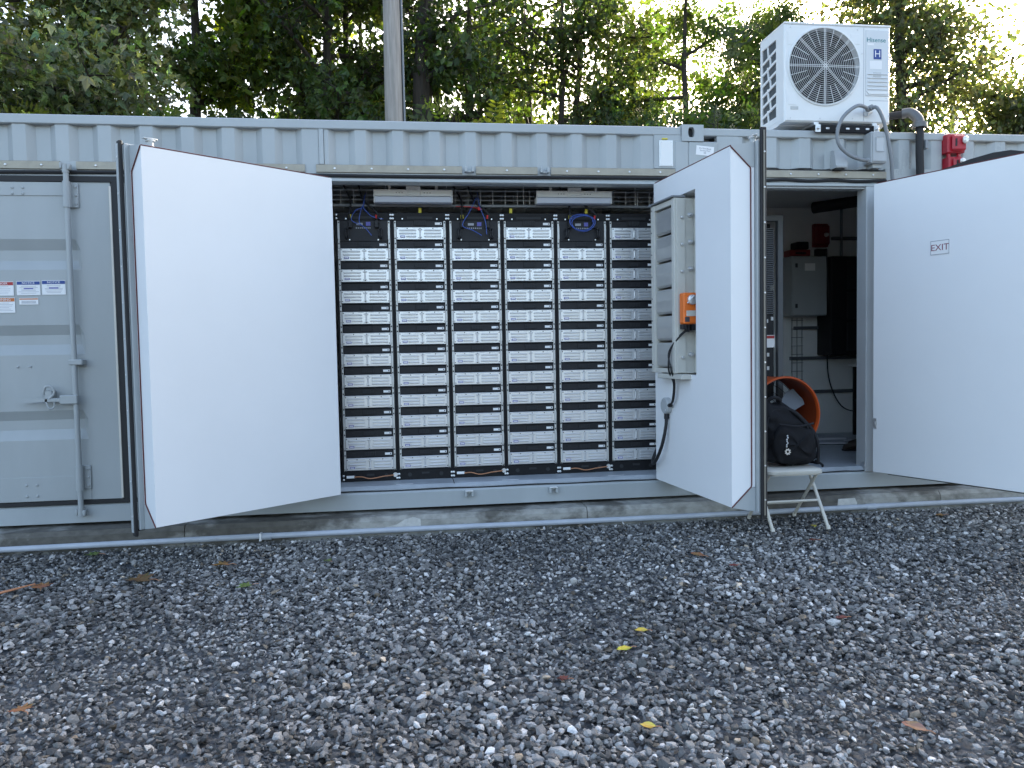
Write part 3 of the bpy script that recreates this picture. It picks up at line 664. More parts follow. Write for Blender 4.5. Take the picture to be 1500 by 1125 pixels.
def make_control():
    r = thing('control_unit', '', 'control unit', (0, 0, 0), 0, 'black control units')
    bx('faceplate', 'blackplastic', r, -.184, .184, -.012, .012, -.062, .100, c=.003); bx('body', 'black', r, -.18, .18, .0125, .5, -.06, .098)
    for s in (-1, 1):
        MB().tube(spline([(s*.135, -.012, .03), (s*.135, -.05, .025), (s*.135, -.055, -.01), (s*.135, -.05, -.035), (s*.135, -.012, -.04)], 5), .007, 8).tube(spline([(s*.118, -.012, .03), (s*.118, -.05, .025), (s*.118, -.055, -.01), (s*.118, -.05, -.035), (s*.118, -.012, -.04)], 5), .005, 8).build('handle', 'rubber', r, True)
        bx('plug', 'rubber', r, s*.10-.016, s*.10+.016, -.05, -.012, .038, .098, c=.005)
        a, b = sorted((s*.1855, s*.2005)); MB().box(a, b, -.012, -.007, -.045, .06).build('mounting_ear', 'rail', r)
    bx('display', 'greyink', r, -.055, -.008, -.014, -.0122, .062, .080); bx('display', 'purple', r, .018, .052, -.014, -.0122, .058, .088)
    mb = MB()
    for i in range(8): mb.box(-.06+i*.015, -.053+i*.015, -.0145, -.0122, .036, .046)
    mb.build('indicators', 'greyink', r)
    mb = MB()
    for x in (-.11, .11): mb.lathe([(.006, -.012), (.006, -.016), (0, -.016)], (x, 0, -.05), 'y', 8)
    mb.build('screws', 'steel', r)
    return r
rack0, mod0, ctl0 = make_rack(), make_module(), make_control(); first = {'m': True, 'c': True}
ZT, ZP = 2.113, .1643
for k in range(6):
    r = rack0 if k == 0 else copy_tree(rack0); cx = RX0+(k+.5)*RP; r.location = (cx, RY, .165)
    r['label'] = 'black battery rack, %s from left, %s' % (RACK[k], ('with black control unit on top' if k % 2 == 0 else 'filled with silver modules throughout')) if k < 5 else 'black battery rack, last on right, partly behind middle door'
    for i in range(12):
        if i == 0 and k % 2 == 0:
            o = ctl0 if first['c'] else copy_tree(ctl0); first['c'] = False
            o['label'] = {0: 'black control unit with dangling blue wires, nearest left door', 2: 'black control unit atop the third rack from left', 4: 'black control unit with coiled blue wire hanging over it'}[k]
        else:
            o = mod0 if first['m'] else copy_tree(mod0); first['m'] = False
            j = i-1 if k % 2 == 0 else i; nm = (11 if k % 2 == 0 else 12)
            pos = 'lowest' if j == nm-1 else ('topmost' if j == 0 else ORD[j]+' from top')
            o['label'] = 'silver battery module, %s in %s rack from left' % (pos, RACK[k])
        o.location = (cx+random.uniform(-.0015, .0015), RY+random.uniform(-.002, .002), ZT-i*ZP+random.uniform(-.0012, .0012)); o.rotation_euler = (0, R(random.uniform(-.15, .15)), 0)

# cable tray, lamps, pipes, wires above the racks
T = thing('cable_tray', 'grey wire mesh cable tray running above the battery racks', 'cable tray', (0, 0, 0))
mb = MB()
for y, z in ((.36, 2.46), (.36, 2.42), (.36, 2.385), (.36, 2.35), (.46, 2.35), (.56, 2.35)): mb.tube([(-.93, y, z), (2.18, y, z)], .003, 6)
mb.build('long_wires', 'steel', T, True); mb = MB()
for i in range(31): x = -.9+i*.1; mb.tube([(x, .36, 2.47), (x, .36, 2.347), (x, .58, 2.347), (x, .58, 2.47)], .0025, 6)
mb.build('cross_wires', 'steel', T, True)
for i, (y, z, x0, x1, l) in enumerate(((.33, 2.335, -.93, 2.18, 'long thin grey conduit just over the racks'), (.50, 2.52, -.93, 2.18, 'grey conduit high up behind the strip lamps'), (.75, 2.46, -.93, 2.18, 'deep grey conduit beneath the container ceiling'))):
    tag(tb('conduit', 'conduit', None, [(x0, y, z), (x1, y, z)], .011, 10), l, 'pipe')
for x in (-.15, .33, .95, 1.36, 1.88):
    tag(tb('hanger_rod', 'steel', None, [(x, .36, 2.70), (x, .36, 2.33)], .004, 6), 'thin steel hanger rod above the racks at ' + {-.15: 'left lamp\'s left half', .33: 'left lamp\'s right end', .95: 'left end of right lamp', 1.36: 'middle of right lamp', 1.88: 'middle door\'s top'}[x], 'rod')
def strip_lamp(x0, x1, label):
    t = thing('strip_lamp', label, 'lamp', ((x0+x1)/2, .20, 2.335), 0, 'strip lamps above the racks'); h = (x1-x0)/2
    MB().prism([(.0, .052), (-.004, .098), (.0, .100), (.09, .100), (.09, .052)], 'x', -h, h).build('housing', 'lamp', t)
    MB().prism([(.004, .050), (-.006, .044), (.002, .006), (.014, .0), (.076, .0), (.088, .010), (.09, .050)], 'x', -h+.008, h-.008).build('lens', 'lens', t, True)
    for s in (-1, 1): bx('end_cap', 'lamp', t, min(s*h, s*(h-.007)), max(s*h, s*(h-.007)), -.008, .09, -.002, .101, c=.002)
    bx('label_plate', 'lamp', t, -.055, .055, -.009, .0, .060, .125, c=.002); text('LED LIGHT', .017, 'greyink', t, (0, -.0095, .100))
    mb = MB()
    for s in (-1, 1):
        for i in range(3): mb.box(s*(.085+i*.022)-.004, s*(.085+i*.022)+.004, -.0045, -.002, .072, .077)
    mb.build('holes', 'ink', t)
    for s in (-1, 1): MB().box(s*h*.6-.01, s*h*.6+.01, .03, .06, .1, .36).build('hanger', 'lamp', t)
strip_lamp(-.238, .367, 'grey strip lamp over racks, nearer the left door'); strip_lamp(1.028, 1.640, 'grey strip lamp over racks, nearer the middle door')
def wire(name, label, m, pts, r=.004, cat='cable'):
    return tag(tb(name, m, None, spline(pts, 6), r, 6), label, cat)
cxs = [RX0+(k+.5)*RP for k in range(6)]
for k, nm in ((0, 'first'), (2, 'third'), (4, 'fifth')):
    c = cxs[k]
    for s, tp, tn in ((-1, 'yellow', 'yellow'), (1, 'redtape', 'red')):
        o = thing('power_cable', 'black power cable with %s tape above %s rack from left' % (tn, nm), 'cable')
        tb('cable', 'rubber', o, spline([(c+s*.10, .27, 2.20), (c+s*.105, .25, 2.26), (c+s*.05-.05, .33, 2.38), (c-.10+s*.06, .42, 2.52)], 6), .008, 8)
        MB().tube([(c+s*.1005, .262, 2.225), (c+s*.104, .253, 2.25)], .0115, 8).build('tape', tp, o, True)
c = cxs[0]
wire('blue_wire', 'blue wire dropping into first control unit, left loop', 'bluewire', [(c-.02, .27, 2.17), (c-.09, .25, 2.21), (c-.06, .26, 2.28), (c, .28, 2.32), (c+.01, .35, 2.42)], .0032)
wire('blue_wire', 'blue wire crossing to right above first control unit', 'bluewire', [(c+.15, .27, 2.22), (c+.07, .25, 2.235), (c+.03, .25, 2.27), (c, .28, 2.32), (c+.02, .36, 2.44)], .0032)
wire('blue_wire', 'blue wire with bare ends hanging over first control unit', 'bluewire', [(c+.06, .245, 2.09), (c+.02, .24, 2.14), (c-.03, .245, 2.19), (c-.02, .25, 2.27), (c, .28, 2.33)], .0032)
c = cxs[2]
wire('blue_wire', 'blue wire hanging left over the third control unit', 'bluewire', [(c+.05, .245, 2.09), (c-.02, .24, 2.13), (c-.10, .25, 2.17), (c-.04, .26, 2.28), (c+.02, .33, 2.40)], .0032)
wire('blue_wire', 'blue wire hanging right over the third control unit', 'bluewire', [(c+.09, .245, 2.10), (c+.08, .24, 2.20), (c+.04, .26, 2.32), (c+.03, .36, 2.45)], .0032)
c = cxs[4]
mb = []
for i in range(44): t = i/43*2*math.pi*2.6; rr = .085+.012*math.sin(i*.37); mb.append((c-.02+rr*1.15*math.cos(t)+.03*(i/43), .235-.012*math.sin(i*.21), 2.195+.03*math.sin(t)*2.1-.015*(i/43)))
tag(tb('blue_wire', 'bluewire', None, mb, .0036, 6), 'coiled blue wire draped over the fifth rack\'s control unit', 'cable')
for x, l in ((.115, 'yellow tag hanging beneath the left strip lamp'), (.84, 'yellow tag hanging between the two strip lamps'), (1.46, 'yellow tag hanging beneath the right strip lamp')):
    t = tag(MB().box(x-.012, x+.012, .33, .336, 2.262, 2.318, c=.002).build('tag', 'yellow'), l, 'tag')
tag(MB().box(.57, .60, .28, .305, 2.295, 2.32, c=.004).build('clip', 'redtape'), 'small red clip between the lamps above second rack', 'clip')
wire('red_wire', 'thin red wire slanting below the left strip lamp', 'redtape', [(.58, .30, 2.31), (.50, .31, 2.325), (.36, .33, 2.335), (.30, .36, 2.37)], .003)
for k, nm in ((0, 'first'), (2, 'third'), (4, 'fifth')):
    c = cxs[k]; o = thing('ground_cable', 'copper coloured ground cable along foot of %s rack from left' % nm, 'cable')
    tb('cable', 'copper', o, spline([(c-.13, .275, .205), (c-.07, .265, .208), (c+.0, .262, .192), (c+.10, .265, .205), (c+.185, .27, .212)], 6), .0042, 8)
    bx('tag', 'label', o, c-.185, c-.125, .270, .282, .197, .217, c=.002)
    MB().lathe([(.018, .272), (.018, .284)], (c+.195, 0, .213), 'y', 12).build('lug', 'steel', o)

# ------------------------------------------------------------------ second room
def room():
    r = thing('equipment_rack', 'open black equipment rack with fins, left inside second doorway', 'rack', (2.96, .62, .16))
    bx('cabinet', 'black', r, -.34, .27, .10, .60, 0, 2.10); bx('upright', 'rackgrey', r, .285, .335, -.02, .03, 0, 2.16, c=.003); bx('upright', 'steel', r, -.36, -.30, -.02, .03, 0, 2.10)
    bx('top_bar', 'rackgrey', r, -.30, .335, -.022, .03, 2.11, 2.16, c=.003)
    for z0, z1 in ((1.55, 2.05), (1.10, 1.50), (.55, 1.05), (.05, .5)): bx('drawer', 'blackplastic', r, -.30, .27, .03, .10, z0, z1, c=.004)
    mb = MB()
    for i in range(46): mb.box(.15, .262, .004, .03, 1.30+i*.0165, 1.307+i*.0165)
    mb.build('fins', 'fanblade', r)
    bx('warning_label', 'label', r, .165, .275, .022, .0295, 1.0, 1.11); bx('label_band', 'red_lab', r, .170, .270, .019, .0215, 1.08, 1.105)
    mb = MB()
    for x, z in ((.11, 1.62), (.12, 1.5), (.10, 1.72), (.19, 1.22), (.24, 1.24), (.20, .92), (.20, .80)): mb.box(x, x+.022, .02, .0295, z, z+.032)
    mb.build('breakers', 'lamp', r)
    r = thing('wall_cabinet', 'grey steel wall cabinet with small locks on back wall', 'cabinet', (4.37, 2.335, 1.44))
    bx('case', 'box', r, -.205, .205, -.22, 0, .05, .70, c=.006); bx('door_panel', 'box', r, -.198, .198, -.232, -.2215, .058, .692, c=.004)
    for z in (.60, .16): bx('lock', 'ink', r, -.17, -.145, -.242, -.2325, z-.025, z+.02, c=.002)
    bx('nameplate', 'label', r, -.06, .06, -.236, -.2325, .54, .62)
    for n_, m_, x0, x1, z0, z1, l in (('toolbox', 'darkred', -.22, .02, .705, .775, 'dark red toolbox on the grey wall cabinet'), ('hard_case', 'black', -.14, .0, .78, .86, 'small black case atop the dark red toolbox')):
        t = thing(n_, l, 'case', (4.38, 2.22, 1.44)); bx('body', m_, t, x0, x1, -.08, .07, z0, z1, c=.008); bx('handle', 'black', t, x0+.06, x1-.06, -.095, -.082, z0+.02, z0+.04, c=.003)
    r = thing('wall_strobe', 'dark red alarm strobe on back wall above grey cabinet', 'alarm', (4.605, 2.335, 2.26))
    bx('base', 'darkred', r, -.09, .09, -.05, 0, 0, .26, c=.01); bx('body', 'darkred', r, -.08, .08, -.10, -.051, .02, .24, c=.015); MB().lathe([(.026, -.101), (.02, -.125), (0, -.13)], (.03, 0, .13), 'y', 12).build('lens', 'glass', r, True); bx('back_box', 'dark', r, -.06, .07, -.06, 0, -.13, -.02, c=.004)
    r = thing('battery_inverter', 'tall black inverter cabinet on the back wall by the jamb', 'cabinet', (5.02, 2.335, 1.05))
    bx('case', 'black', r, -.44, .34, -.30, 0, 0, 1.08, c=.01)
    for z0, z1 in ((.05, .36), (.39, .69), (.72, 1.03)): bx('front_panel', 'blackplastic', r, -.26, .32, -.31, -.3005, z0, z1, c=.004)
    bx('display', 'lamp', r, -.14, -.02, -.3135, -.3105, .08, .14)
    for x, l in ((4.86, 'left vertical grey conduit on back wall above inverter'), (5.06, 'right vertical grey conduit on back wall above inverter')):
        tag(tb('conduit', 'conduit', None, [(x, 2.31, 2.69), (x, 2.31, 2.14)], .014, 10), l, 'pipe')
    for z, x0, x1, l in ((2.36, 4.75, 5.45, 'dark strut channel high on the back wall'), (1.36, 4.3, 4.75, 'strut channel right under grey wall cabinet'), (1.02, 4.25, 5.4, 'strut channel at waist height on the back wall'), (.64, 4.25, 5.4, 'lowest strut channel on the back wall')):
        tag(MB().box(x0, x1, 2.30, 2.338, z-.018, z+.018, c=.003).build('strut_channel', 'fanblade'), l, 'strut')
    r = thing('wire_mesh', 'vertical wire mesh cable ladder below the grey cabinet', 'cable tray', (4.33, 2.32, .75))
    mb = MB()
    for x in (-.06, 0, .06): mb.tube([(x, -.01, 0), (x, -.01, .72)], .004, 6)
    for i in range(8): mb.tube([(-.07, -.014, .03+i*.095), (.07, -.014, .03+i*.095)], .004, 6)
    mb.build('mesh', 'conduit', r, True)
    tag(tb('ceiling_duct', 'insul', None, [(4.35, 2.0, 2.64), (4.95, 1.3, 2.66)], .06, 12), 'black insulated duct under ceiling of second room', 'duct')
    tag(tb('cable', 'rubber', None, spline([(4.56, 2.10, 2.22), (4.57, 2.09, 1.9), (4.59, 2.09, 1.5), (4.60, 2.15, 1.1), (4.66, 2.2, .75), (4.80, 2.2, .48), (4.95, 2.1, .42), (5.02, 1.95, .50)], 6), .007, 6), 'black cable hanging in front of the grey wall cabinet', 'cable')
    r = thing('work_table', 'work table with white top and black legs by inverter', 'table', (5.15, 1.85, .16))
    bx('tabletop', 'white', r, -.30, .35, -.30, .30, .76, .785, c=.004)
    for x in (-.25, .30):
        for y in (-.25, .25): bx('leg', 'black', r, x-.016, x+.016, y-.016, y+.016, 0, .758)
    bx('shelf', 'black', r, -.27, .32, -.26, .26, .38, .40)
    for i, (x, y, a, z, l) in enumerate(((4.20, 1.52, -14, .16, 'open ring binder on floor, front one by the shoe'), (4.36, 1.68, 12, .16, 'pale document binder on floor behind the shoe'), (4.26, 1.62, -5, .192, 'document binder lying across the other two'))):
        t = thing('binder', l, 'binder', (x, y, z), R(a)); bx('cover', 'black' if i == 0 else 'greyink', t, -.19, .19, -.13, .13, 0, .006); bx('pages', 'book', t, -.18, .18, -.122, .122, .0065, .024, c=.002); bx('cover', 'greyink', t, -.19, .19, -.13, .13, .0245, .030)
    # drum fan
    r = thing('drum_fan', 'orange drum fan on the floor behind the backpack', 'fan', (3.10, .36, .60)); r.rotation_euler = (0, 0, R(4))
    MB().lathe([(.300, .17), (.300, -.15), (.308, -.165), (.318, -.165), (.322, -.155), (.312, -.145), (.310, .17)], (0, 0, 0), 'y', 48, cap=False).build('drum', 'fan_orange', r, True)
    MB().lathe([(.298, .165), (.298, -.14)], (0, 0, 0), 'y', 48, cap=False).build('drum_inner_shade', 'fan_shade', r, True)  # sleeve over the drum's inner face, coloured darker to stand in for shade
    MB().lathe([(.075, -.02), (.075, .10), (0, .10)], (0, 0, 0), 'y', 20).lathe([(.0, -.03), (.06, -.03), (.075, -.02)], (0, 0, 0), 'y', 20).build('motor', 'black', r, True)
    for k in range(3):
        a = R(35+120*k); mb = MB(); pts = [(.07, -.035), (.15, -.075), (.245, -.085), (.265, -.05), (.265, .06), (.20, .075), (.07, .035)]
        vs = []
        for rr, t in pts:
            y = t*.45; vs.append((rr*math.cos(a)-t*math.sin(a), y, rr*math.sin(a)+t*math.cos(a)))
        vs += [(x, y+.006, z) for x, y, z in vs]; n = len(pts)
        mb.add(vs, [tuple(range(n)), tuple(range(2*n-1, n-1, -1))]+[(i, (i+1) % n, n+(i+1) % n, n+i) for i in range(n)]).build('fan_blade', 'fanblade', r)
    mb = MB()
    for k in range(10):
        a = 2*math.pi*k/10; mb.tube([(0, .15, 0), (.3*math.cos(a), .16, .3*math.sin(a))], .003, 6)
    for rr in (.06, .12, .18, .24, .29): mb.tube([(rr*math.cos(2*math.pi*k/24), .155, rr*math.sin(2*math.pi*k/24)) for k in range(25)], .0025, 6, cap=False)
    mb.build('rear_guard', 'black', r, True)
    MB().tube([(-.318, 0, 0), (-.34, 0, 0), (-.34, 0, -.42), (.34, 0, -.42), (.34, 0, 0), (.318, 0, 0)], .014, 8).tube([(-.30, -.16, -.425), (-.30, .2, -.425)], .014, 8).tube([(.30, -.16, -.425), (.30, .2, -.425)], .014, 8).build('stand', 'black', r, True)
    MB().lathe([(.025, .318), (.025, .352), (0, .352)], (0, -.0, .0), 'x', 10).build('knob', 'black', r, True)
    MB().prism([(.30, -.42), (.42, -.42), (.43, -.1), (.39, -.02), (.33, -.02)], 'y', .06, .20).build('rear_wheel_guard', 'black', r)
room()

# person seated out of sight behind the jamb; only a foot shows
def skin_fig(name, pts, edges, rad, m, parent, root=0, sub=2):
    me = bpy.data.meshes.new(name); me.from_pydata(pts, edges, []); o = bpy.data.objects.new(name, me); COL.objects.link(o); o.parent = parent
    sk = o.modifiers.new('s', 'SKIN'); sk.use_smooth_shade = True; me.skin_vertices[0].data[root].use_root = True
    for i, r in enumerate(rad): me.skin_vertices[0].data[i].radius = r if hasattr(r, '__len__') else (r, r)
    sb = o.modifiers.new('b', 'SUBSURF'); sb.levels = sub; sb.render_levels = sub
    me.materials.append(M[m]); return o
def person():
    P = thing('person', 'person in dark trousers, only brown shoe and shin showing past jamb', 'person', (4.20, 1.0, .16))
    pts = [(.72, .05, .56), (.72, -.06, .56), (.30, -.06, .53), (.14, -.04, .30), (.07, -.04, .10), (.72, .17, .56), (.30, .19, .54), (.28, .19, .28), (.26, .19, .10),
           (.74, .05, .80), (.70, .05, 1.02), (.68, .05, 1.13), (.66, .05, 1.24), (.65, .05, 1.34), (.70, -.16, 1.02), (.62, -.22, .78), (.40, -.14, .64), (.32, -.12, .62), (.70, .26, 1.02), (.62, .32, .78), (.40, .24, .64), (.32, .22, .62)]
    ed = [(0, 1), (1, 2), (2, 3), (3, 4), (0, 5), (5, 6), (6, 7), (7, 8), (0, 9), (9, 10), (10, 11), (11, 12), (12, 13), (10, 14), (14, 15), (15, 16), (16, 17), (10, 18), (18, 19), (19, 20), (20, 21)]
    rad = [.13, .095, .075, .062, .052, .095, .075, .062, .052, (.15, .12), (.16, .11), .055, (.085, .10), (.075, .09), .055, .045, .036, .03, .055, .045, .036, .03]
    b = skin_fig('body', pts, ed, rad, 'navycloth', P)
    for dy in (-.04, .19):
        dx = .0 if dy < 0 else .19
        sh = MB(); prof = [(-.13, .030, .0, .035), (-.115, .042, .0, .06), (-.06, .050, .0, .075), (0, .046, .0, .095), (.06, .042, .0, .125), (.11, .042, .0, .13), (.135, .034, .0, .10)]
        vs = []; n = 10
        for x, hw, z0, h in prof:
            for k in range(n):
                a = 2*math.pi*k/n; vs.append((x+dx+.02, dy+hw*math.cos(a), max(.012, .012+(h-.012)*(.5+.5*math.sin(a))**.8)))
        fs = [(i*n+k, i*n+(k+1) % n, (i+1)*n+(k+1) % n, (i+1)*n+k) for i in range(len(prof)-1) for k in range(n)]+[tuple(range(n)), tuple((len(prof)-1)*n+k for k in range(n))]
        s = sh.add(vs, fs).build('shoe', 'leather', P, True)
        MB().prism([(-.115+dx, dy-.035), (-.125+dx, dy), (-.115+dx, dy+.035), (-.03+dx, dy+.05), (.15+dx, dy+.04), (.15+dx, dy-.04), (-.03+dx, dy-.05)], 'z', 0, .016).build('sole', 'rubber', s)
    t = thing('stool', 'black stool behind the doorway jamb under the seated person', 'stool', (4.94, 1.05, .16))
    MB().lathe([(.17, .40), (.18, .42), (.17, .44), (0, .44)], (0, 0, 0), 'z', 20).build('seat', 'black', t, True)
    for k in range(4): a = R(45+90*k); tb('leg', 'black', t, [(.12*math.cos(a), .12*math.sin(a), .40), (.17*math.cos(a), .17*math.sin(a), 0)], .012, 8)
person()

# ------------------------------------------------------------------ air conditioner on the roof
def aircon():
    A = thing('air_conditioner', 'white outdoor air conditioner unit with round fan on container roof', 'air conditioner', (3.0, .0, 2.955))
    W, Hh, Dp = .905, .765, .42; cx, cz, rr = .335, .437, .298
    n = 72; mb = MB(); ang = [2*math.pi*(k+.5)/n for k in range(n)]
    inner = [(cx+rr*math.cos(t), cz+rr*math.sin(t)) for t in ang]
    x0, x1, z0, z1 = .012, W-.012, .012, Hh-.012
    def edge(t):
        c, s = math.cos(t), math.sin(t); hx = (x1-cx if c > 0 else cx-x0); hz = (z1-cz if s > 0 else cz-z0)
        k = min(hx/max(abs(c), 1e-6), hz/max(abs(s), 1e-6)); return (cx+c*k, cz+s*k)
    outer = [edge(t) for t in ang]
    for x in (x0, x1):
        for z in (z0, z1):
            g = math.atan2(z-cz, x-cx) % (2*math.pi); j = min(range(n), key=lambda q: abs(((ang[q]-g+math.pi) % (2*math.pi))-math.pi)); outer[j] = (x, z)
    def scl(p, y):   # rounded-over front edge
        q = [(0 if abs(p[0]-x0) < 1e-6 else W if abs(p[0]-x1) < 1e-6 else p[0]), (0 if abs(p[1]-z0) < 1e-6 else Hh if abs(p[1]-z1) < 1e-6 else p[1])]; return (q[0], y, q[1])
    vs = [(x, 0, z) for x, z in inner]+[(x, 0, z) for x, z in outer]+[scl(p, .014) for p in outer]+[scl(p, .10) for p in outer]+[(x, .05, z) for x, z in inner]
    fs = []
    for k in range(n):
        q = (k+1) % n; fs += [(k, q, n+q, n+k), (n+k, n+q, 2*n+q, 2*n+k), (2*n+k, 2*n+q, 3*n+q, 3*n+k), (q, k, 4*n+k, 4*n+q)]
    case = mb.add(vs, fs).build('case_front', 'ac', A)
    bx('top_cover', 'ac', A, -.003, W+.003, -.002, Dp, Hh-.004, Hh+.012, c=.004)
    bx('base_pan', 'ac', A, .002, W-.002, .10, Dp, -.006, .03); bx('right_side', 'ac', A, W-.012, W, .10, Dp-.002, .03, Hh-.004); bx('back_guard', 'dark', A, .02, W-.02, Dp-.02, Dp-.004, .03, Hh-.004)
    bx('coil', 'coil', A, .014, .022, .10, Dp-.03, .03, Hh-.004)
    # left side guard with slanted openings
    side = MB().box(0, .012, .10, .14, .03, Hh-.004).box(0, .012, Dp-.03, Dp-.002, .03, Hh-.004).box(0, .012, .14, Dp-.03, .69, Hh-.004).box(0, .012, .14, Dp-.03, .03, .075)
    for i in range(1, 7):
        za = .075+i*.0879; side.prism([(.14, za-.010+.012), (.14, za+.010+.012), (Dp-.03, za+.010-.03), (Dp-.03, za-.010-.03)], 'x', .0005, .0115)
    for i in range(7):
        za = .075+i*.0879; yb = .245 if i % 2 else .285
        side.prism([(yb-.012, za-.005), (yb+.004, za-.005), (yb+.018, za+.094), (yb+.002, za+.094)], 'x', .001, .011)
    side.build('side_guard', 'ac', A)
    MB().lathe([(rr, .05), (rr-.01, .20), (0.0, .20)], (cx, 0, cz), 'y', 48, cap=False).build('fan_shroud', 'dark', A, True)
    for k in range(3):
        a0 = R(20+120*k); fb = MB(); vs = []; m = 7
        for i in range(m):
            for j in range(5):
                r = .06+(.27-.06)*i/(m-1); a = a0+(j/4-.5)*R(70)+R(18)*i/(m-1); vs.append((cx+r*math.cos(a), .11-.05*(j/4-.5), cz+r*math.sin(a)))
        fb.add(vs, [(i*5+j, i*5+j+1, (i+1)*5+j+1, (i+1)*5+j) for i in range(m-1) for j in range(4)]).build('fan_blade', 'blackplastic', A, True)
    MB().lathe([(.065, .06), (.065, .15), (0, .15)], (cx, 0, cz), 'y', 20).lathe([(0, .055), (.05, .055), (.065, .06)], (cx, 0, cz), 'y', 20).build('fan_hub', 'blackplastic', A, True)
    g = MB()
    for i in range(19):
        r = .018+i*.0155; q = 64 if r > .1 else 28; g.tube([(cx+r*math.cos(2*math.pi*k/q), -.012-.006*math.cos(r/rr*1.5), cz+r*math.sin(2*math.pi*k/q)) for k in range(q+1)], .0015, 4, cap=False)
    G = g.build('fan_grille', 'ac', A, True); g = MB()
    for k in range(4):
        a = k*math.pi/4
        for s in (-1, 1):
            ox, oz = -math.sin(a)*.006*s, math.cos(a)*.006*s
            g.tube([(cx+ox-math.cos(a)*rr, -.012, cz+oz-math.sin(a)*rr), (cx+ox, -.021, cz+oz), (cx+ox+math.cos(a)*rr, -.012, cz+oz+math.sin(a)*rr)], .0021, 6)
    for k in range(8):
        for f in (-1, 1):
            a = k*math.pi/4+math.pi/8+f*R(7.5); g.tube([(cx+.16*math.cos(a), -.019, cz+.16*math.sin(a)), (cx+rr*math.cos(a), -.013, cz+rr*math.sin(a))], .0021, 6)
    g.build('grille_spokes', 'ac', G, True)
    g = MB(); q = 64; g.tube([(cx+(rr+.006)*math.cos(2*math.pi*k/q), -.004, cz+(rr+.006)*math.sin(2*math.pi*k/q)) for k in range(q+1)], .0075, 8, cap=False); g.build('grille_rim', 'ac', G, True)
    # pressed corners and access panel
    px0, px1 = .672, .897
    for (a, b, c, d) in ((.03, .10, .60, .70), (.03, .10, .13, .22), (.56, .64, .62, .70)): bx('pressed_corner', 'ac', A, a, b, -.0025, .001, c, d, c=.0015)
    pnl = bx('access_panel', 'acpanel', A, px0+.016, px1-.006, -.006, .0005, .215, .735, c=.003)
    bx('panel_seam', 'greyink', A, px0, px0+.003, -.001, .001, .02, Hh-.014); bx('panel_seam', 'greyink', A, px0+.05, W-.012, -.001, .001, .178, .181)
    for i in range(5): bx('panel_rib', 'acpanel', pnl, px0+.03, px1-.02, -.0125, -.0055, .262+i*.030, .272+i*.030, c=.003)
    MB().prism([(px0+.02, .25), (px1-.012, .25), (px1-.03, .228), (px0+.04, .228)], 'y', -.012, -.005).build('handle_lip', 'ac', pnl)
    text('Hisense', .050, 'teal', A, (px0+.105, -.0066, .655), sx=1.05)
    bx('sticker', 'label', A, px0+.03, px0+.085, -.0072, -.0055, .615, .630)
    s = bx('square_sticker', 'navy', A, px0+.083, px0+.150, -.0075, -.0055, .505, .585); t = text('H', .075, 'label', A, (px0+.1165, -.0080, .545)); t.parent = s
    bx('sticker', 'label', A, px0+.05, px0+.155, -.0072, -.0055, .428, .492); bx('recessed_label', 'blade', A, px0+.08, px0+.148, -.0075, -.0055, .365, .400)
    bx('rating_label', 'blade', A, .05, .115, -.002, .0005, .095, .120)
    mb = MB()
    for x, z in ((.05, .735), (.62, .735), (.80, .735), (.05, .03), (.30, .03), (.58, .035), (.66, .13), (.66, .55), (.89, .06), (.87, .20)): mb.lathe([(.006, .0), (.006, -.003), (0, -.004)], (x, 0, z), 'y', 8)
    mb.build('screws', 'steel', A)
    # steel bracket
    B = thing('mounting_bracket', 'black perforated steel bracket under the air conditioner', 'bracket', (3.0, 0, 2.895))
    bx('front_channel', 'black', B, .25, .78, -.035, -.01, -.028, .03, c=.003)
    mb = MB()
    for i in range(5): mb.box(.33+i*.085, .36+i*.085, -.042, -.034, -.006, .010, c=.003)
    mb.build('channel_nuts', 'steel', B)
    for x in (.26, .76):
        bx('foot_channel', 'steel', B, x-.02, x+.02, -.02, .45, .032, .056, c=.003); bx('angle_plate', 'steel', B, x-.022, x+.022, -.046, -.038, -.03, .032, c=.002)
        MB().lathe([(.012, -.047), (.012, -.056), (.006, -.062), (0, -.062)], (x, 0, .0), 'y', 8).tube([(x, .03, .05), (x, .03, .085)], .006, 8).build('bolt', 'steel', B, True)
    for y in (.12, .40): bx('cross_channel', 'black', B, .10, .84, y, y+.03, -.014, .03, c=.003)
aircon()
# electrical boxes and conduits by the air conditioner
b = thing('disconnect_box', 'grey disconnect box below right corner of air conditioner', 'electrical box', (3.745, -.002, 2.617))
bx('case', 'box', b, -.068, .068, -.10, .012, 0, .245, c=.006); bx('cover', 'box', b, -.060, .060, -.108, -.1005, .01, .235, c=.004); bx('window', 'jamb', b, -.035, .035, -.1115, -.1085, .085, .20, c=.006); bx('foot_clip', 'paint', b, -.03, .05, -.06, .01, -.03, -.001)
b = thing('outlet_box', 'small grey outlet box on corrugated wall left of disconnect box', 'electrical box', (3.44, .0, 2.58))
MB().prism([(.0, 0), (-.075, .0), (-.08, .02), (-.055, .135), (0, .15)], 'x', -.05, .05).build('case', 'box', b); bx('flap', 'box', b, -.046, .046, -.084, -.0805, .005, .02); bx('drip_lip', 'dark', b, -.04, .03, -.06, -.01, -.012, -.001)
f = thing('flexible_conduit', 'grey flexible conduit looping from air conditioner to disconnect box', 'conduit')
tb('hose', 'conduit', f, spline([(3.70, -.025, 3.035), (3.64, -.08, 3.055), (3.54, -.12, 3.05), (3.43, -.13, 2.97), (3.375, -.13, 2.86), (3.385, -.13, 2.75), (3.47, -.12, 2.675), (3.58, -.10, 2.643), (3.66, -.075, 2.64)], 7), .0145, 10)
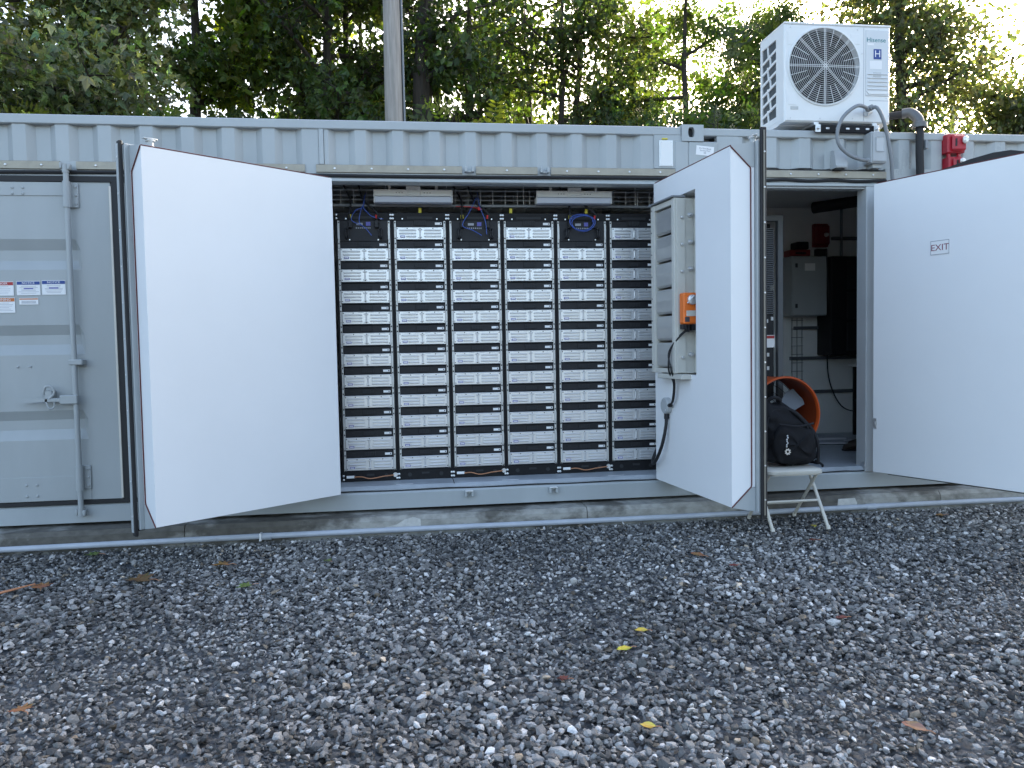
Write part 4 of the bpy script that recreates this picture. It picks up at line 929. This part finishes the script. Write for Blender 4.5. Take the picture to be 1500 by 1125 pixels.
MB().tube([(3.675, -.03, 3.02), (3.72, -.02, 3.04)], .021, 10).tube([(3.655, -.075, 2.64), (3.68, -.065, 2.64)], .020, 10).build('connector', 'steel', f, True)
f = thing('flexible_conduit', 'grey flexible conduit dropping from air conditioner behind right door', 'conduit')
tb('hose', 'conduit', f, spline([(3.705, -.02, 3.05), (3.73, -.085, 3.055), (3.77, -.11, 2.96), (3.81, -.11, 2.82), (3.85, -.10, 2.65), (3.89, -.06, 2.50), (3.95, -.04, 2.35)], 7), .0145, 10)
MB().tube([(3.70, -.012, 3.06), (3.71, -.06, 3.065)], .022, 10).build('connector', 'conduit', f, True)
f = thing('refrigerant_line', 'black insulated refrigerant line with foil elbow beside air conditioner', 'pipe')
tb('line', 'insul', f, spline([(3.90, .16, 3.04), (4.0, .10, 3.05), (4.10, .02, 3.04), (4.135, -.03, 2.98), (4.135, -.045, 2.85), (4.13, -.05, 2.72), (4.14, -.045, 2.55), (4.14, -.04, 2.3)], 6), .031, 12)
tb('foil_elbow', 'tape', f, spline([(4.05, .06, 3.055), (4.10, .02, 3.05), (4.132, -.025, 2.99), (4.135, -.04, 2.93)], 5), .040, 12)
MB().lathe([(.043, 2.93), (.058, 2.915), (.058, 2.955), (.043, 2.96)], (4.135, -.04, 0), 'z', 12).build('collar', 'tape', f, True)
bx('clip', 'conduit', f, 4.16, 4.185, -.085, 0, 2.74, 2.81, c=.003)
def strobe(x, z, w, h, label):
    s = thing('alarm_strobe', label, 'alarm', (x, 0.0, z), 0, 'red alarm strobes on container wall')
    bx('back_box', 'strobe', s, -w/2, w/2, -.055, .045, 0, h, c=.006); bx('body', 'strobe', s, -w/2+.028, w/2-.004, -.085, -.056, .012, h-.012, c=.014)
    MB().box(w/2-.056, w/2-.008, -.118, -.086, h*.42, h*.80, c=.012).build('lens', 'glass', s, True); bx('horn_slot', 'dark', s, -w/2+.045, -w/2+.062, -.0865, -.0852, h*.3, h*.7)
    MB().tube([(-.045, -.02, -.032), (-.045, -.02, .0)], .016, 8).tube([(.045, -.02, -.032), (.045, -.02, .0)], .016, 8).build('coupling', 'strobe', s)
strobe(4.452, 2.718, .155, .152, 'red alarm strobe with clear lens, upper of the pair'); strobe(4.447, 2.575, .120, .112, 'red alarm strobe half hidden behind right door, lower of pair')

# ------------------------------------------------------------------ folding chair and backpack
def chair():
    c = thing('folding_chair', 'cream steel folding chair on gravel holding the backpack', 'chair', (2.77, -.45, GZ))
    # seat with rounded corners
    def rr(w, d, r, n=5):
        out = []
        for sx, sy, a0 in ((1, 1, 0), (-1, 1, 90), (-1, -1, 180), (1, -1, 270)):
            for i in range(n+1): a = R(a0+90*i/n); out.append((sx*(w-r)+r*math.cos(a), sy*(d-r)+r*math.sin(a)))
        return out
    lo, mid, hi = rr(.205, .195, .05), rr(.215, .205, .055), rr(.200, .19, .05); n = len(lo); o = .02
    vs = [(x, y+o, .385) for x, y in lo]+[(x, y+o, .398) for x, y in mid]+[(x, y+o, .418) for x, y in mid]+[(x, y+o, .430) for x, y in hi]
    fs = [(k*n+i, k*n+(i+1) % n, (k+1)*n+(i+1) % n, (k+1)*n+i) for k in range(3) for i in range(n)]+[tuple(range(n-1, -1, -1)), tuple(3*n+i for i in range(n))]
    MB().add(vs, fs).build('seat', 'cream', c, True)
    for s in (-1, 1):
        x = s*.213 if s > 0 else -.213
        tb('front_leg', 'cream', c, [(x, -.235, .0), (x*.985, .08, .44), (x*.97, .26, .74)], .0125, 10)
        tb('rear_leg', 'cream', c, [(s*.185, .215, .01), (s*.185, -.12, .385)], .0120, 10)
        for yy, xx in ((-.235, x), (.215, s*.185)): MB().tube([(xx, yy, -.004), (xx, yy+(.008 if yy < 0 else -.008), .022)], .0155, 10).build('foot_cap', 'cream', c, True)
    tb('crossbar', 'cream', c, [(-.211, -.105, .185), (.211, -.105, .185)], .009, 8); tb('crossbar', 'cream', c, [(-.185, .11, .13), (.185, .11, .13)], .009, 8)
    MB().box(-.20, .20, .255, .275, .60, .74, c=.008).build('backrest', 'cream', c)
chair()
def backpack():
    B = thing('backpack', 'black nylon backpack with gear keychain on folding chair', 'bag', (2.80, -.41, .282)); B.scale = (1.07, 1.05, 1.12)
    rng = np.random.default_rng(5); nu, nv = 56, 40; V = np.zeros((nv, nu, 3))
    for j in range(nv):
        t = j/(nv-1); z = .455*(1-(1-t)**1.15)
        prof = (min(1, t/.10))**.45 if t < .10 else 1; top = math.sqrt(max(0, 1-((t-.55)/.45)**2)) if t > .55 else 1; k = max(.02, prof*top**.8)
        for i in range(nu):
            a = 2*math.pi*i/nu; c_, s_ = math.cos(a), math.sin(a); e = .72
            x = .195*math.copysign(abs(c_)**e, c_)*k*(1.0-.10*t); y = .135*math.copysign(abs(s_)**e, s_)*k*(1-.25*t)
            fold = .006*math.sin(9*t*3+3*a)+.005*math.sin(7*a+11*t+1)+.004*math.sin(17*a-9*t)
            x += fold*c_-.02*t*0; y += fold*s_+.05*t
            V[j, i] = (x+.010*math.sin(4*t+1)-.075*max(0, t-.35)/.65+.012*(1-t), y, z*.93+.006*math.sin(3*a+2)-.16*max(0, x)*t+.008*math.sin(14*x/.1*.35+5*t))
    idx = np.arange(nv*nu).reshape(nv, nu); F = np.stack([idx[:-1], np.roll(idx[:-1], -1, 1), np.roll(idx[1:], -1, 1), idx[1:]], -1).reshape(-1, 4)
    body = grid_np('body', V.reshape(-1, 3), F, 'nylon', parent=B, smooth=True)
    # front pocket
    nu, nv = 36, 18; V = np.zeros((nv, nu, 3))
    for j in range(nv):
        t = j/(nv-1)
        for i in range(nu):
            a = 2*math.pi*i/nu; rr_ = math.sin(math.pi/2*(1-t)); c_, s_ = math.cos(a), math.sin(a)
            V[j, i] = (.15*math.copysign(abs(c_)**.6, c_)*rr_, -.105-.055*(t**.7)-.006*math.sin(5*a+7*t), .15+.12*math.copysign(abs(s_)**.6, s_)*rr_+.01*math.sin(4*a))
    idx = np.arange(nv*nu).reshape(nv, nu); F = np.stack([idx[:-1], np.roll(idx[:-1], -1, 1), np.roll(idx[1:], -1, 1), idx[1:]], -1).reshape(-1, 4)
    grid_np('front_pocket', V.reshape(-1, 3), F, 'nylon', parent=B, smooth=True)
    tb('zipper', 'nylon2', B, spline([(-.175, -.075, .13), (-.175, -.075, .28), (-.13, -.045, .36), (-.06, -.03, .375), (.04, -.04, .335), (.12, -.08, .25), (.165, -.08, .10)], 6), .005, 6)
    MB().tube(spline([(-.13, .03, .38), (-.12, .01, .44), (-.08, .0, .455), (-.04, .01, .435), (-.035, .03, .38)], 6), .013, 8).build('handle', 'nylon2', B, True)
    tb('strap', 'nylon2', B, spline([(.10, -.05, .31), (.155, -.09, .23), (.18, -.11, .14), (.185, -.10, .03)], 6), .011, 8); tb('strap', 'nylon2', B, spline([(-.05, -.01, .39), (.03, -.05, .36), (.10, -.07, .29), (.16, -.06, .19)], 6), .014, 8)
    tb('strap', 'nylon2', B, spline([(.19, -.05, .03), (.225, -.08, .005), (.24, -.06, -.01)], 5), .008, 8)
    tb('strap', 'nylon2', B, spline([(-.13, -.16, .29), (0, -.17, .275), (.12, -.155, .29)], 6), .007, 8)
    ch = [(-.075+.004*math.sin(i*2), -.168+.001*i, .215-.012*i) for i in range(7)]
    K = MB()
    for p in ch: K.lathe([(.003, -.002), (.006, 0), (.003, .002)], p, 'y', 8)
    K = K.build('keychain', 'steel', B); g = MB(); n = 48; pts = []
    for i in range(n): a = 2*math.pi*i/n; r = .022 if (i//3) % 2 else .0165; pts.append((r*math.cos(a), r*math.sin(a)))
    c0 = (-.075, -.170, .112); vs = [(c0[0]+x, c0[1], c0[2]+z) for x, z in pts]+[(c0[0]+x*.45, c0[1], c0[2]+z*.45) for x, z in [(.02*math.cos(2*math.pi*i/n), .02*math.sin(2*math.pi*i/n)) for i in range(n)]]
    vs += [(x, y-.004, z) for x, y, z in vs]; fs = []
    for i in range(n): q = (i+1) % n; fs += [(i, q, n+q, n+i), (2*n+q, 2*n+i, 3*n+i, 3*n+q), (i, 2*n+i, 2*n+q, q), (n+q, 3*n+q, 3*n+i, n+i)]
    g.add(vs, fs).build('gear_charm', 'steel', K)
backpack()

# ------------------------------------------------------------------ fallen leaves and a stick
def fallen(x, y, size, col, rz, kind, label):
    o = thing('fallen_leaf', label, 'leaf', (x, y, float(hgt(np.array(x), np.array(y)))+.020), R(rz), 'leaves fallen on the gravel')
    rng = random.Random(int(x*977)); mb = MB()
    if kind == 'oval': out = [(0, -.5), (.16, -.38), (.30, -.15), (.33, .08), (.24, .30), (.10, .44), (0, .56), (-.11, .43), (-.25, .28), (-.33, .05), (-.28, -.18), (-.15, -.38)]
    else: out = [(0, -.45), (.10, -.25), (.42, -.30), (.30, -.08), (.55, .10), (.30, .12), (.34, .36), (.12, .24), (0, .62), (-.12, .24), (-.34, .36), (-.30, .12), (-.55, .10), (-.30, -.08), (-.42, -.30), (-.10, -.25)]
    vs = [(0, .02, .0)]+[(a*size, b*size, size*(.16*(abs(a)+.3*abs(b))*rng.uniform(.6, 1.4)+rng.uniform(-.03, .05))) for a, b in out]; n = len(out)
    vs = np.array(vs); F = np.array([(0, 1+i, 1+(i+1) % n) for i in range(n)]); t = np.array([[c*rng.uniform(.7, 1.15) for c in col] for _ in vs])
    V2 = np.concatenate([vs, vs-(0, 0, .0012)]); F2 = np.concatenate([F, F[:, ::-1]+n+1]); bl = grid_np('blade', V2, F2, 'fallen', np.concatenate([t, t]), o)
    st = tb('stem', 'copper', o, [(0, -.42*size, .05*size), (.05*size, -.62*size, .06*size), (.03*size, -.80*size, .02*size)], .0016, 5)
Yl, Gr, Br, Or, Rd = (.62, .52, .09), (.13, .18, .05), (.15, .09, .04), (.30, .15, .065), (.17, .05, .04)
for a in ((1.069, -2.354, .062, Yl, 70, 'oval', 'curled yellow leaf on gravel, farthest of the three yellow ones'), (.929, -2.549, .075, Yl, 100, 'oval', 'yellow leaf on gravel, middle of the three yellow ones'), (.824, -3.228, .060, Yl, 60, 'oval', 'yellow leaf on gravel nearest the bottom edge'),
          (-1.608, -1.112, .17, Br, 65, 'lobed', 'big brown lobed leaf lying on gravel below left door'), (-1.207, -.832, .12, Or, 75, 'lobed', 'orange brown lobed leaf close to pad below left door'), (-2.147, -.398, .11, Gr, 80, 'lobed', 'green lobed leaf lying close to the conduit at left'),
          (-.961, -1.328, .09, Gr, 110, 'lobed', 'pale green lobed leaf on gravel right of brown leaf'), (-2.16, -1.096, .12, Or, 20, 'lobed', 'tan lobed leaf at the end of the stick'), (1.756, -1.301, .10, Or, 30, 'oval', 'orange brown leaf on gravel in front of middle door'),
          (2.659, -1.063, .07, Rd, 80, 'oval', 'dark red leaf on gravel in front of folding chair'), (2.916, -.60, .07, Yl, 160, 'oval', 'thin yellow leaf on gravel between the chair legs'), (1.895, -1.523, .06, Rd, 95, 'oval', 'small dark red leaf nearer camera than orange one'),
          (4.02, -.48, .08, Or, 85, 'oval', 'tan leaf against the conduit under right door'), (1.73, -3.42, .085, (.32, .16, .11), 30, 'oval', 'reddish leaf on gravel in bottom right corner'), (-1.45, -2.85, .08, Or, 40, 'lobed', 'orange leaf on gravel at the left edge, bottom'),
          (.60, -2.80, .05, Rd, 70, 'lobed', 'tiny rust red leaf left of yellow leaves'), (2.05, -2.42, .06, Rd, 85, 'oval', 'pinkish brown leaf on gravel right of yellow leaves'), (-.55, -.85, .06, Gr, 40, 'lobed', 'small green leaf on gravel below the racks')): fallen(*a)
s = tag(tb('stick', 'copper', None, [(-2.42, -1.40, GZ+.03), (-2.28, -1.24, GZ+.035), (-2.19, -1.10, GZ+.03)], [.008, .007, .004], 8), 'bare tan stick lying on gravel at left edge', 'stick')

# ------------------------------------------------------------------ utility poles
def pole():
    P = thing('utility_pole', 'weathered grey wooden utility pole standing right behind container', 'pole', (-.135, 6.5, GZ))
    MB().tube([(0, 0, -.2), (.0, 0, 3), (.005, 0, 6), (.01, 0, 9.5)], [.165, .155, .142, .125], 20).build('shaft', 'wood', P, True)
    for i, (dx, r, m) in enumerate(((.175, .016, 'conduit'), (.150, .012, 'rubber'))): tb('riser_cable', m, P, spline([(dx+.008, -.06, 0), (dx, -.06, 3.2), (dx-.01, -.06, 4.5), (dx-.018, -.06, 6.0), (dx-.03, -.05, 9.3)], 4), r, 8)
pole()
def far_pole():
    P = thing('utility_pole', 'distant wooden utility pole with crossarms at far right', 'pole', (27.3, 30, GZ))
    MB().tube([(0, 0, 0), (0, 0, 16)], [.17, .11], 12).build('shaft', 'wood', P, True)
    for z in (13.6, 11.5): bx('crossarm', 'wood', P, -1.0, 1.3, -.18, -.06, z-.08, z+.08)
    for x in (-.8, .6, 1.2): MB().lathe([(.05, 0), (.07, .08), (.03, .22), (0, .24)], (x, -.12, 13.68), 'z', 8).build('insulator', 'box', P, True)
far_pole()

# ------------------------------------------------------------------ trees
def leaves_mesh(name, pos, size, kind, col, rng, parent, outn, cvar=.35):
    N = len(pos); col = np.array(col)
    d = rng.normal(0, 1, (N, 3)); d = d/np.linalg.norm(d, axis=1)[:, None]+outn*.7; d[:, 2] -= .45; d /= np.linalg.norm(d, axis=1)[:, None]
    s = np.cross(d, rng.normal(0, 1, (N, 3))); s /= np.linalg.norm(s, axis=1)[:, None]; nn = np.cross(d, s)
    L = size*np.exp(rng.normal(0, .25, N))[:, None]
    if kind == 'simple':
        parts = [(0., 1., .34, 0.)]
    elif kind == 'lobed':
        parts = [(0., 1., .26, 0.), (.85, .75, .24, 0.), (-.85, .75, .24, 0.)]
    if kind in ('simple', 'lobed'):
        Vs = []; k = 0
        for a, l, wd, o in parts:
            dd = d*math.cos(a)+s*math.sin(a); ss = -d*math.sin(a)+s*math.cos(a)
            Vs += [pos, pos+dd*L*l*.45+ss*L*wd*l+nn*L*.10, pos+dd*L*l, pos+dd*L*l*.45-ss*L*wd*l+nn*L*.10]
        V = np.stack(Vs, 1)
    else:                                   # pinnate: leaflets along a drooping stalk
        Vs = []; m = 6
        for i in range(m):
            q = (i+1)/m; base = pos+d*L*q; base = base-np.array([0, 0, 1])*L*.28*q*q; ln = L*.34*(1-.45*q)
            for sg in (-1, 1):
                dd = d*.45+s*sg*.9; dd = dd/np.linalg.norm(dd, axis=1)[:, None]; dd[:, 2] -= .15; ss = np.cross(dd, nn)
                Vs += [base, base+dd*ln*.5+ss*ln*.19, base+dd*ln, base+dd*ln*.5-ss*ln*.19]
        V = np.stack(Vs, 1)
    k = V.shape[1]//4; F = np.arange(N*k*4).reshape(-1, 4)
    t = col[None]*np.exp(rng.normal(0, cvar, (N, 1))); t = t*(1+rng.normal(0, .10, (N, 3))); t = np.clip(t, .004, .35)
    return grid_np(name, V.reshape(-1, 3), F, 'leaf', np.repeat(t, k*4, 0), parent, smooth=False)
def tree(label, x, y, h, tr, z0, cr, nleaf, size, kind, col, seed, lean=(0, 0), nl=14, name='tree', spread=.26, trunks=1, cat='tree', group='trees behind the container', squash=1.0):
    rng = np.random.default_rng(seed); T = thing(name, label, cat, (x, y, GZ), 0, group); mb = MB(); tips = []; w = []
    for ti in range(trunks):
        off = rng.normal(0, .22, 2) if trunks > 1 else np.zeros(2); ln = np.array(lean)+(rng.normal(0, .10, 2) if trunks > 1 else 0); n = 10; pts = []; hh = h*rng.uniform(.9, 1.05)
        wob = rng.normal(0, .07, (n, 2)).cumsum(0)
        for i in range(n):
            t = i/(n-1); pts.append(np.array([off[0]+ln[0]*hh*t+wob[i, 0]*t*1.2, off[1]+ln[1]*hh*t+wob[i, 1]*t*1.2, -.1+hh*t*.92]))
        rad = [tr*(1-.86*(i/(n-1))**.9) for i in range(n)]; mb.tube(pts, rad, 8)
        nn_ = max(3, nl//trunks)
        for k in range(nn_):
            t = (z0/h)+(1-z0/h)*(k+rng.random())/nn_; t = min(t, .97); f = t*(n-1); i = int(f); p = pts[i]+(pts[min(i+1, n-1)]-pts[i])*(f-i)
            a = rng.uniform(0, 2*np.pi); L = cr*rng.uniform(.65, 1.1)*(1.15-.55*((t-z0/h)/(1-z0/h))); up = rng.uniform(.1, .65)*squash
            d = np.array([math.cos(a), math.sin(a), up]); q = [p]; m = 5
            for j in range(1, m+1): d = d+np.array([*rng.normal(0, .16, 2), rng.normal(-.02, .14)]); q.append(q[-1]+d/np.linalg.norm(d)*L/m)
            r0 = tr*.42*(1-.6*t); mb.tube(q, [r0*(1-.8*j/m)+.006 for j in range(m+1)], 5)
            for j in range(1, m+1):
                for _ in range(2 if j < m else 3):
                    e = rng.normal(0, 1, 3); e[2] = e[2]*.5+.1; e = e/np.linalg.norm(e)*L*rng.uniform(.22, .42); b0 = q[j]; b1 = b0+e
                    mb.tube([b0, b0+e*.5+rng.normal(0, .03, 3), b1], [.014, .010, .004], 4)
                    for s in (.45, .75, 1.0): tips.append(b0+e*s); w.append(1)
    trunk = mb.build('trunk', 'bark', T, True, fix=False)
    tips = np.array(tips); dens = np.exp(rng.normal(0, 1.0, len(tips))); pr = dens/dens.sum(); ix = rng.choice(len(tips), nleaf, p=pr)
    pos = tips[ix]+rng.normal(0, spread*.66, (nleaf, 3))*np.array([1, 1, .75]); c = tips.mean(0); on = pos-c; on /= (np.linalg.norm(on, axis=1)[:, None]+1e-6)
    keep = pos[:, 2] > .3; leaves_mesh('crown', pos[keep], size, kind, col, rng, T, on[keep])
    return T
DG, MG, YG, GG, OL = (.042, .072, .024), (.055, .090, .026), (.10, .14, .024), (.15, .185, .11), (.052, .080, .030)
TREES = [
 ('dense pale green tree at left edge over the container', -5.9, 5.6, 9.0, .20, 1.6, 2.3, 25000, .105, 'lobed', GG, 11, (0, 0), 26, .42),
 ('dense grey green tree just right of the left edge one', -4.6, 6.6, 9.5, .19, 1.8, 1.9, 18000, .105, 'lobed', GG, 12, (0, 0), 22, .42),
 ('dark leafy tree left of the backlit yellow green one', -3.7, 8.6, 11, .20, 2.5, 2.1, 6000, .12, 'lobed', MG, 13, (.02, 0), 18, .30),
 ('bright yellow green backlit tree over left white door', -3.1, 9.6, 11, .16, 2.5, 2.0, 6500, .16, 'lobed', YG, 14, (0, 0), 15, .32),
 ('tall dark tree with bare trunks left of utility pole', -1.75, 9.2, 13, .17, 3.8, 2.4, 4500, .12, 'lobed', MG, 15, (.03, 0), 15, .34),
 ('slim dark trunked tree touching left side of utility pole', -.95, 9.8, 12, .15, 4.2, 2.0, 4500, .12, 'simple', OL, 16, (-.02, 0), 13, .34),
 ('ivy covered thick trunk tree right of the utility pole', .42, 9.0, 12.5, .34, 2.2, 1.5, 11000, .11, 'simple', DG, 17, (.0, 0), 20, .28),
 ('straight thin dark trunk tree above the second lamp', 1.22, 9.4, 13, .13, 5.6, 2.0, 5000, .12, 'simple', MG, 18, (-.005, 0), 14, .34),
 ('tree with long arching branch above the battery racks', 3.3, 10.2, 11, .17, 3.6, 2.3, 6500, .12, 'simple', OL, 19, (.06, 0), 13, .36),
 ('feathery light green tree left of the air conditioner', 5.6, 9.6, 10.5, .17, 3.0, 2.2, 1500, .46, 'pinnate', MG, 20, (.02, 0), 14, .34),
 ('feathery dense green tree just behind the corner casting', 6.6, 8.4, 8.0, .15, 2.2, 1.9, 1700, .46, 'pinnate', OL, 21, (0, 0), 15, .34),
 ('tall dark small leaved tree right behind air conditioner', 10.75, 9.6, 13.5, .22, 1.8, 1.75, 36000, .11, 'simple', (.085, .105, .06), 22, (0, 0), 46, .62),
 ('grey green tree at the right edge of the photo', 14.0, 9.8, 7.4, .20, 1.6, 1.8, 19000, .12, 'simple', (.085, .105, .06), 23, (.0, 0), 30, .50),
 ('bare slim trunk, leftmost of three left of pole', -1.97, 10, 13, .12, 6.0, 2.0, 3500, .13, 'lobed', OL, 51, (0, 0), 9, .36),
 ('bare slim trunk, middle of three left of pole', -1.58, 10.3, 13, .14, 6.2, 2.0, 3500, .13, 'lobed', OL, 52, (.012, 0), 9, .36),
 ('bare slim trunk, nearest of three to the pole', -.78, 10, 13, .11, 6.2, 1.8, 3000, .13, 'lobed', OL, 53, (-.01, 0), 9, .36),
 ('dark slim trunk just right of ivy covered tree', .70, 10, 13, .13, 6.2, 1.8, 3000, .13, 'simple', OL, 54, (.0, 0), 9, .36),
 ('forked dark trunk above the right strip lamp', 2.75, 10, 11, .13, 5.4, 2.2, 3500, .13, 'simple', OL, 55, (.07, 0), 9, .36),
 ('far thin tree showing between the pole and left trunks', -1.4, 16, 13, .16, 3, 3.0, 3500, .15, 'lobed', YG, 24, (0, 0), 14, .40),
 ('far thin tree behind the ivy covered trunk', 2.2, 17, 12, .16, 3, 3.0, 4500, .17, 'lobed', YG, 25, (0, 0), 14, .40),
 ('mid green leafy tree in gap right of straight trunk', 3.0, 12.5, 12, .15, 3.0, 2.3, 5000, .14, 'simple', MG, 31, (0, 0), 16, .36),
 ('olive leafy tree behind the feathery light green one', 4.9, 12.5, 12.5, .16, 3.0, 2.3, 4500, .14, 'simple', OL, 32, (0, 0), 16, .36),
 ('dark olive tree directly left of air conditioner, set back', 8.2, 12.0, 9.0, .16, 2.6, 2.2, 7500, .14, 'simple', MG, 33, (0, 0), 16, .36),
 ('far pale tree above the middle white door', 7.0, 17, 11, .16, 3, 3.0, 5500, .17, 'simple', OL, 26, (0, 0), 14, .40),
]
for a in TREES: tree(*a[:12], lean=a[12], nl=a[13], spread=a[14])
SHRUBS = [('low fern like shrub rising over roof at far left', -4.6, 4.6, 4.6, 1.2, 420, .50, 'pinnate', YG, 41), ('leafy shrub above roof left of yellow green tree', -2.9, 6.4, 5.0, 1.3, 3200, .14, 'lobed', MG, 42),
          ('shrub above roof just right of the utility pole', .9, 6.6, 5.0, 1.2, 3200, .13, 'simple', MG, 43), ('yellow green shrub above roof over the left lamp', 2.0, 6.4, 5.1, 1.2, 420, .42, 'pinnate', YG, 44),
          ('feathery shrub above roof over the right lamp', 3.4, 6.6, 5.1, 1.3, 520, .44, 'pinnate', MG, 45), ('feathery shrub above roof left of corner casting', 4.7, 6.2, 5.3, 1.3, 560, .46, 'pinnate', OL, 46),
          ('small dark shrub under the air conditioner\'s left side', 6.6, 6.6, 4.8, 1.2, 3400, .11, 'simple', MG, 47)]
for l, x, y, h, cr, n, sz, k, c, sd_ in SHRUBS: tree(l, x, y, h, .05, .8, cr, n, sz, k, c, sd_, nl=12, name='shrub', spread=.26, trunks=3, cat='shrub', group='shrubs behind the container')

SMALL = {'slots', 'connector', 'bolts', 'screws', 'fins', 'holes', 'indicators', 'breakers', 'terminal', 'print_lines', 'long_wires', 'cross_wires', 'rivets', 'trim_bolts', 'strip_bolts', 'door_bolts', 'bracket_bolts', 'mesh', 'rear_guard', 'fan_grille', 'grille_spokes', 'channel_nuts', 'keychain', 'triangle', 'border', 'u_bolt', 'shaft', 'coupling', 'cable_gland', 'display', 'handle_catch'}
for o in bpy.data.objects:
    if o.type == 'MESH' and o.parent is not None and o.name.split('.')[0] in SMALL: o['kind'] = 'stuff'
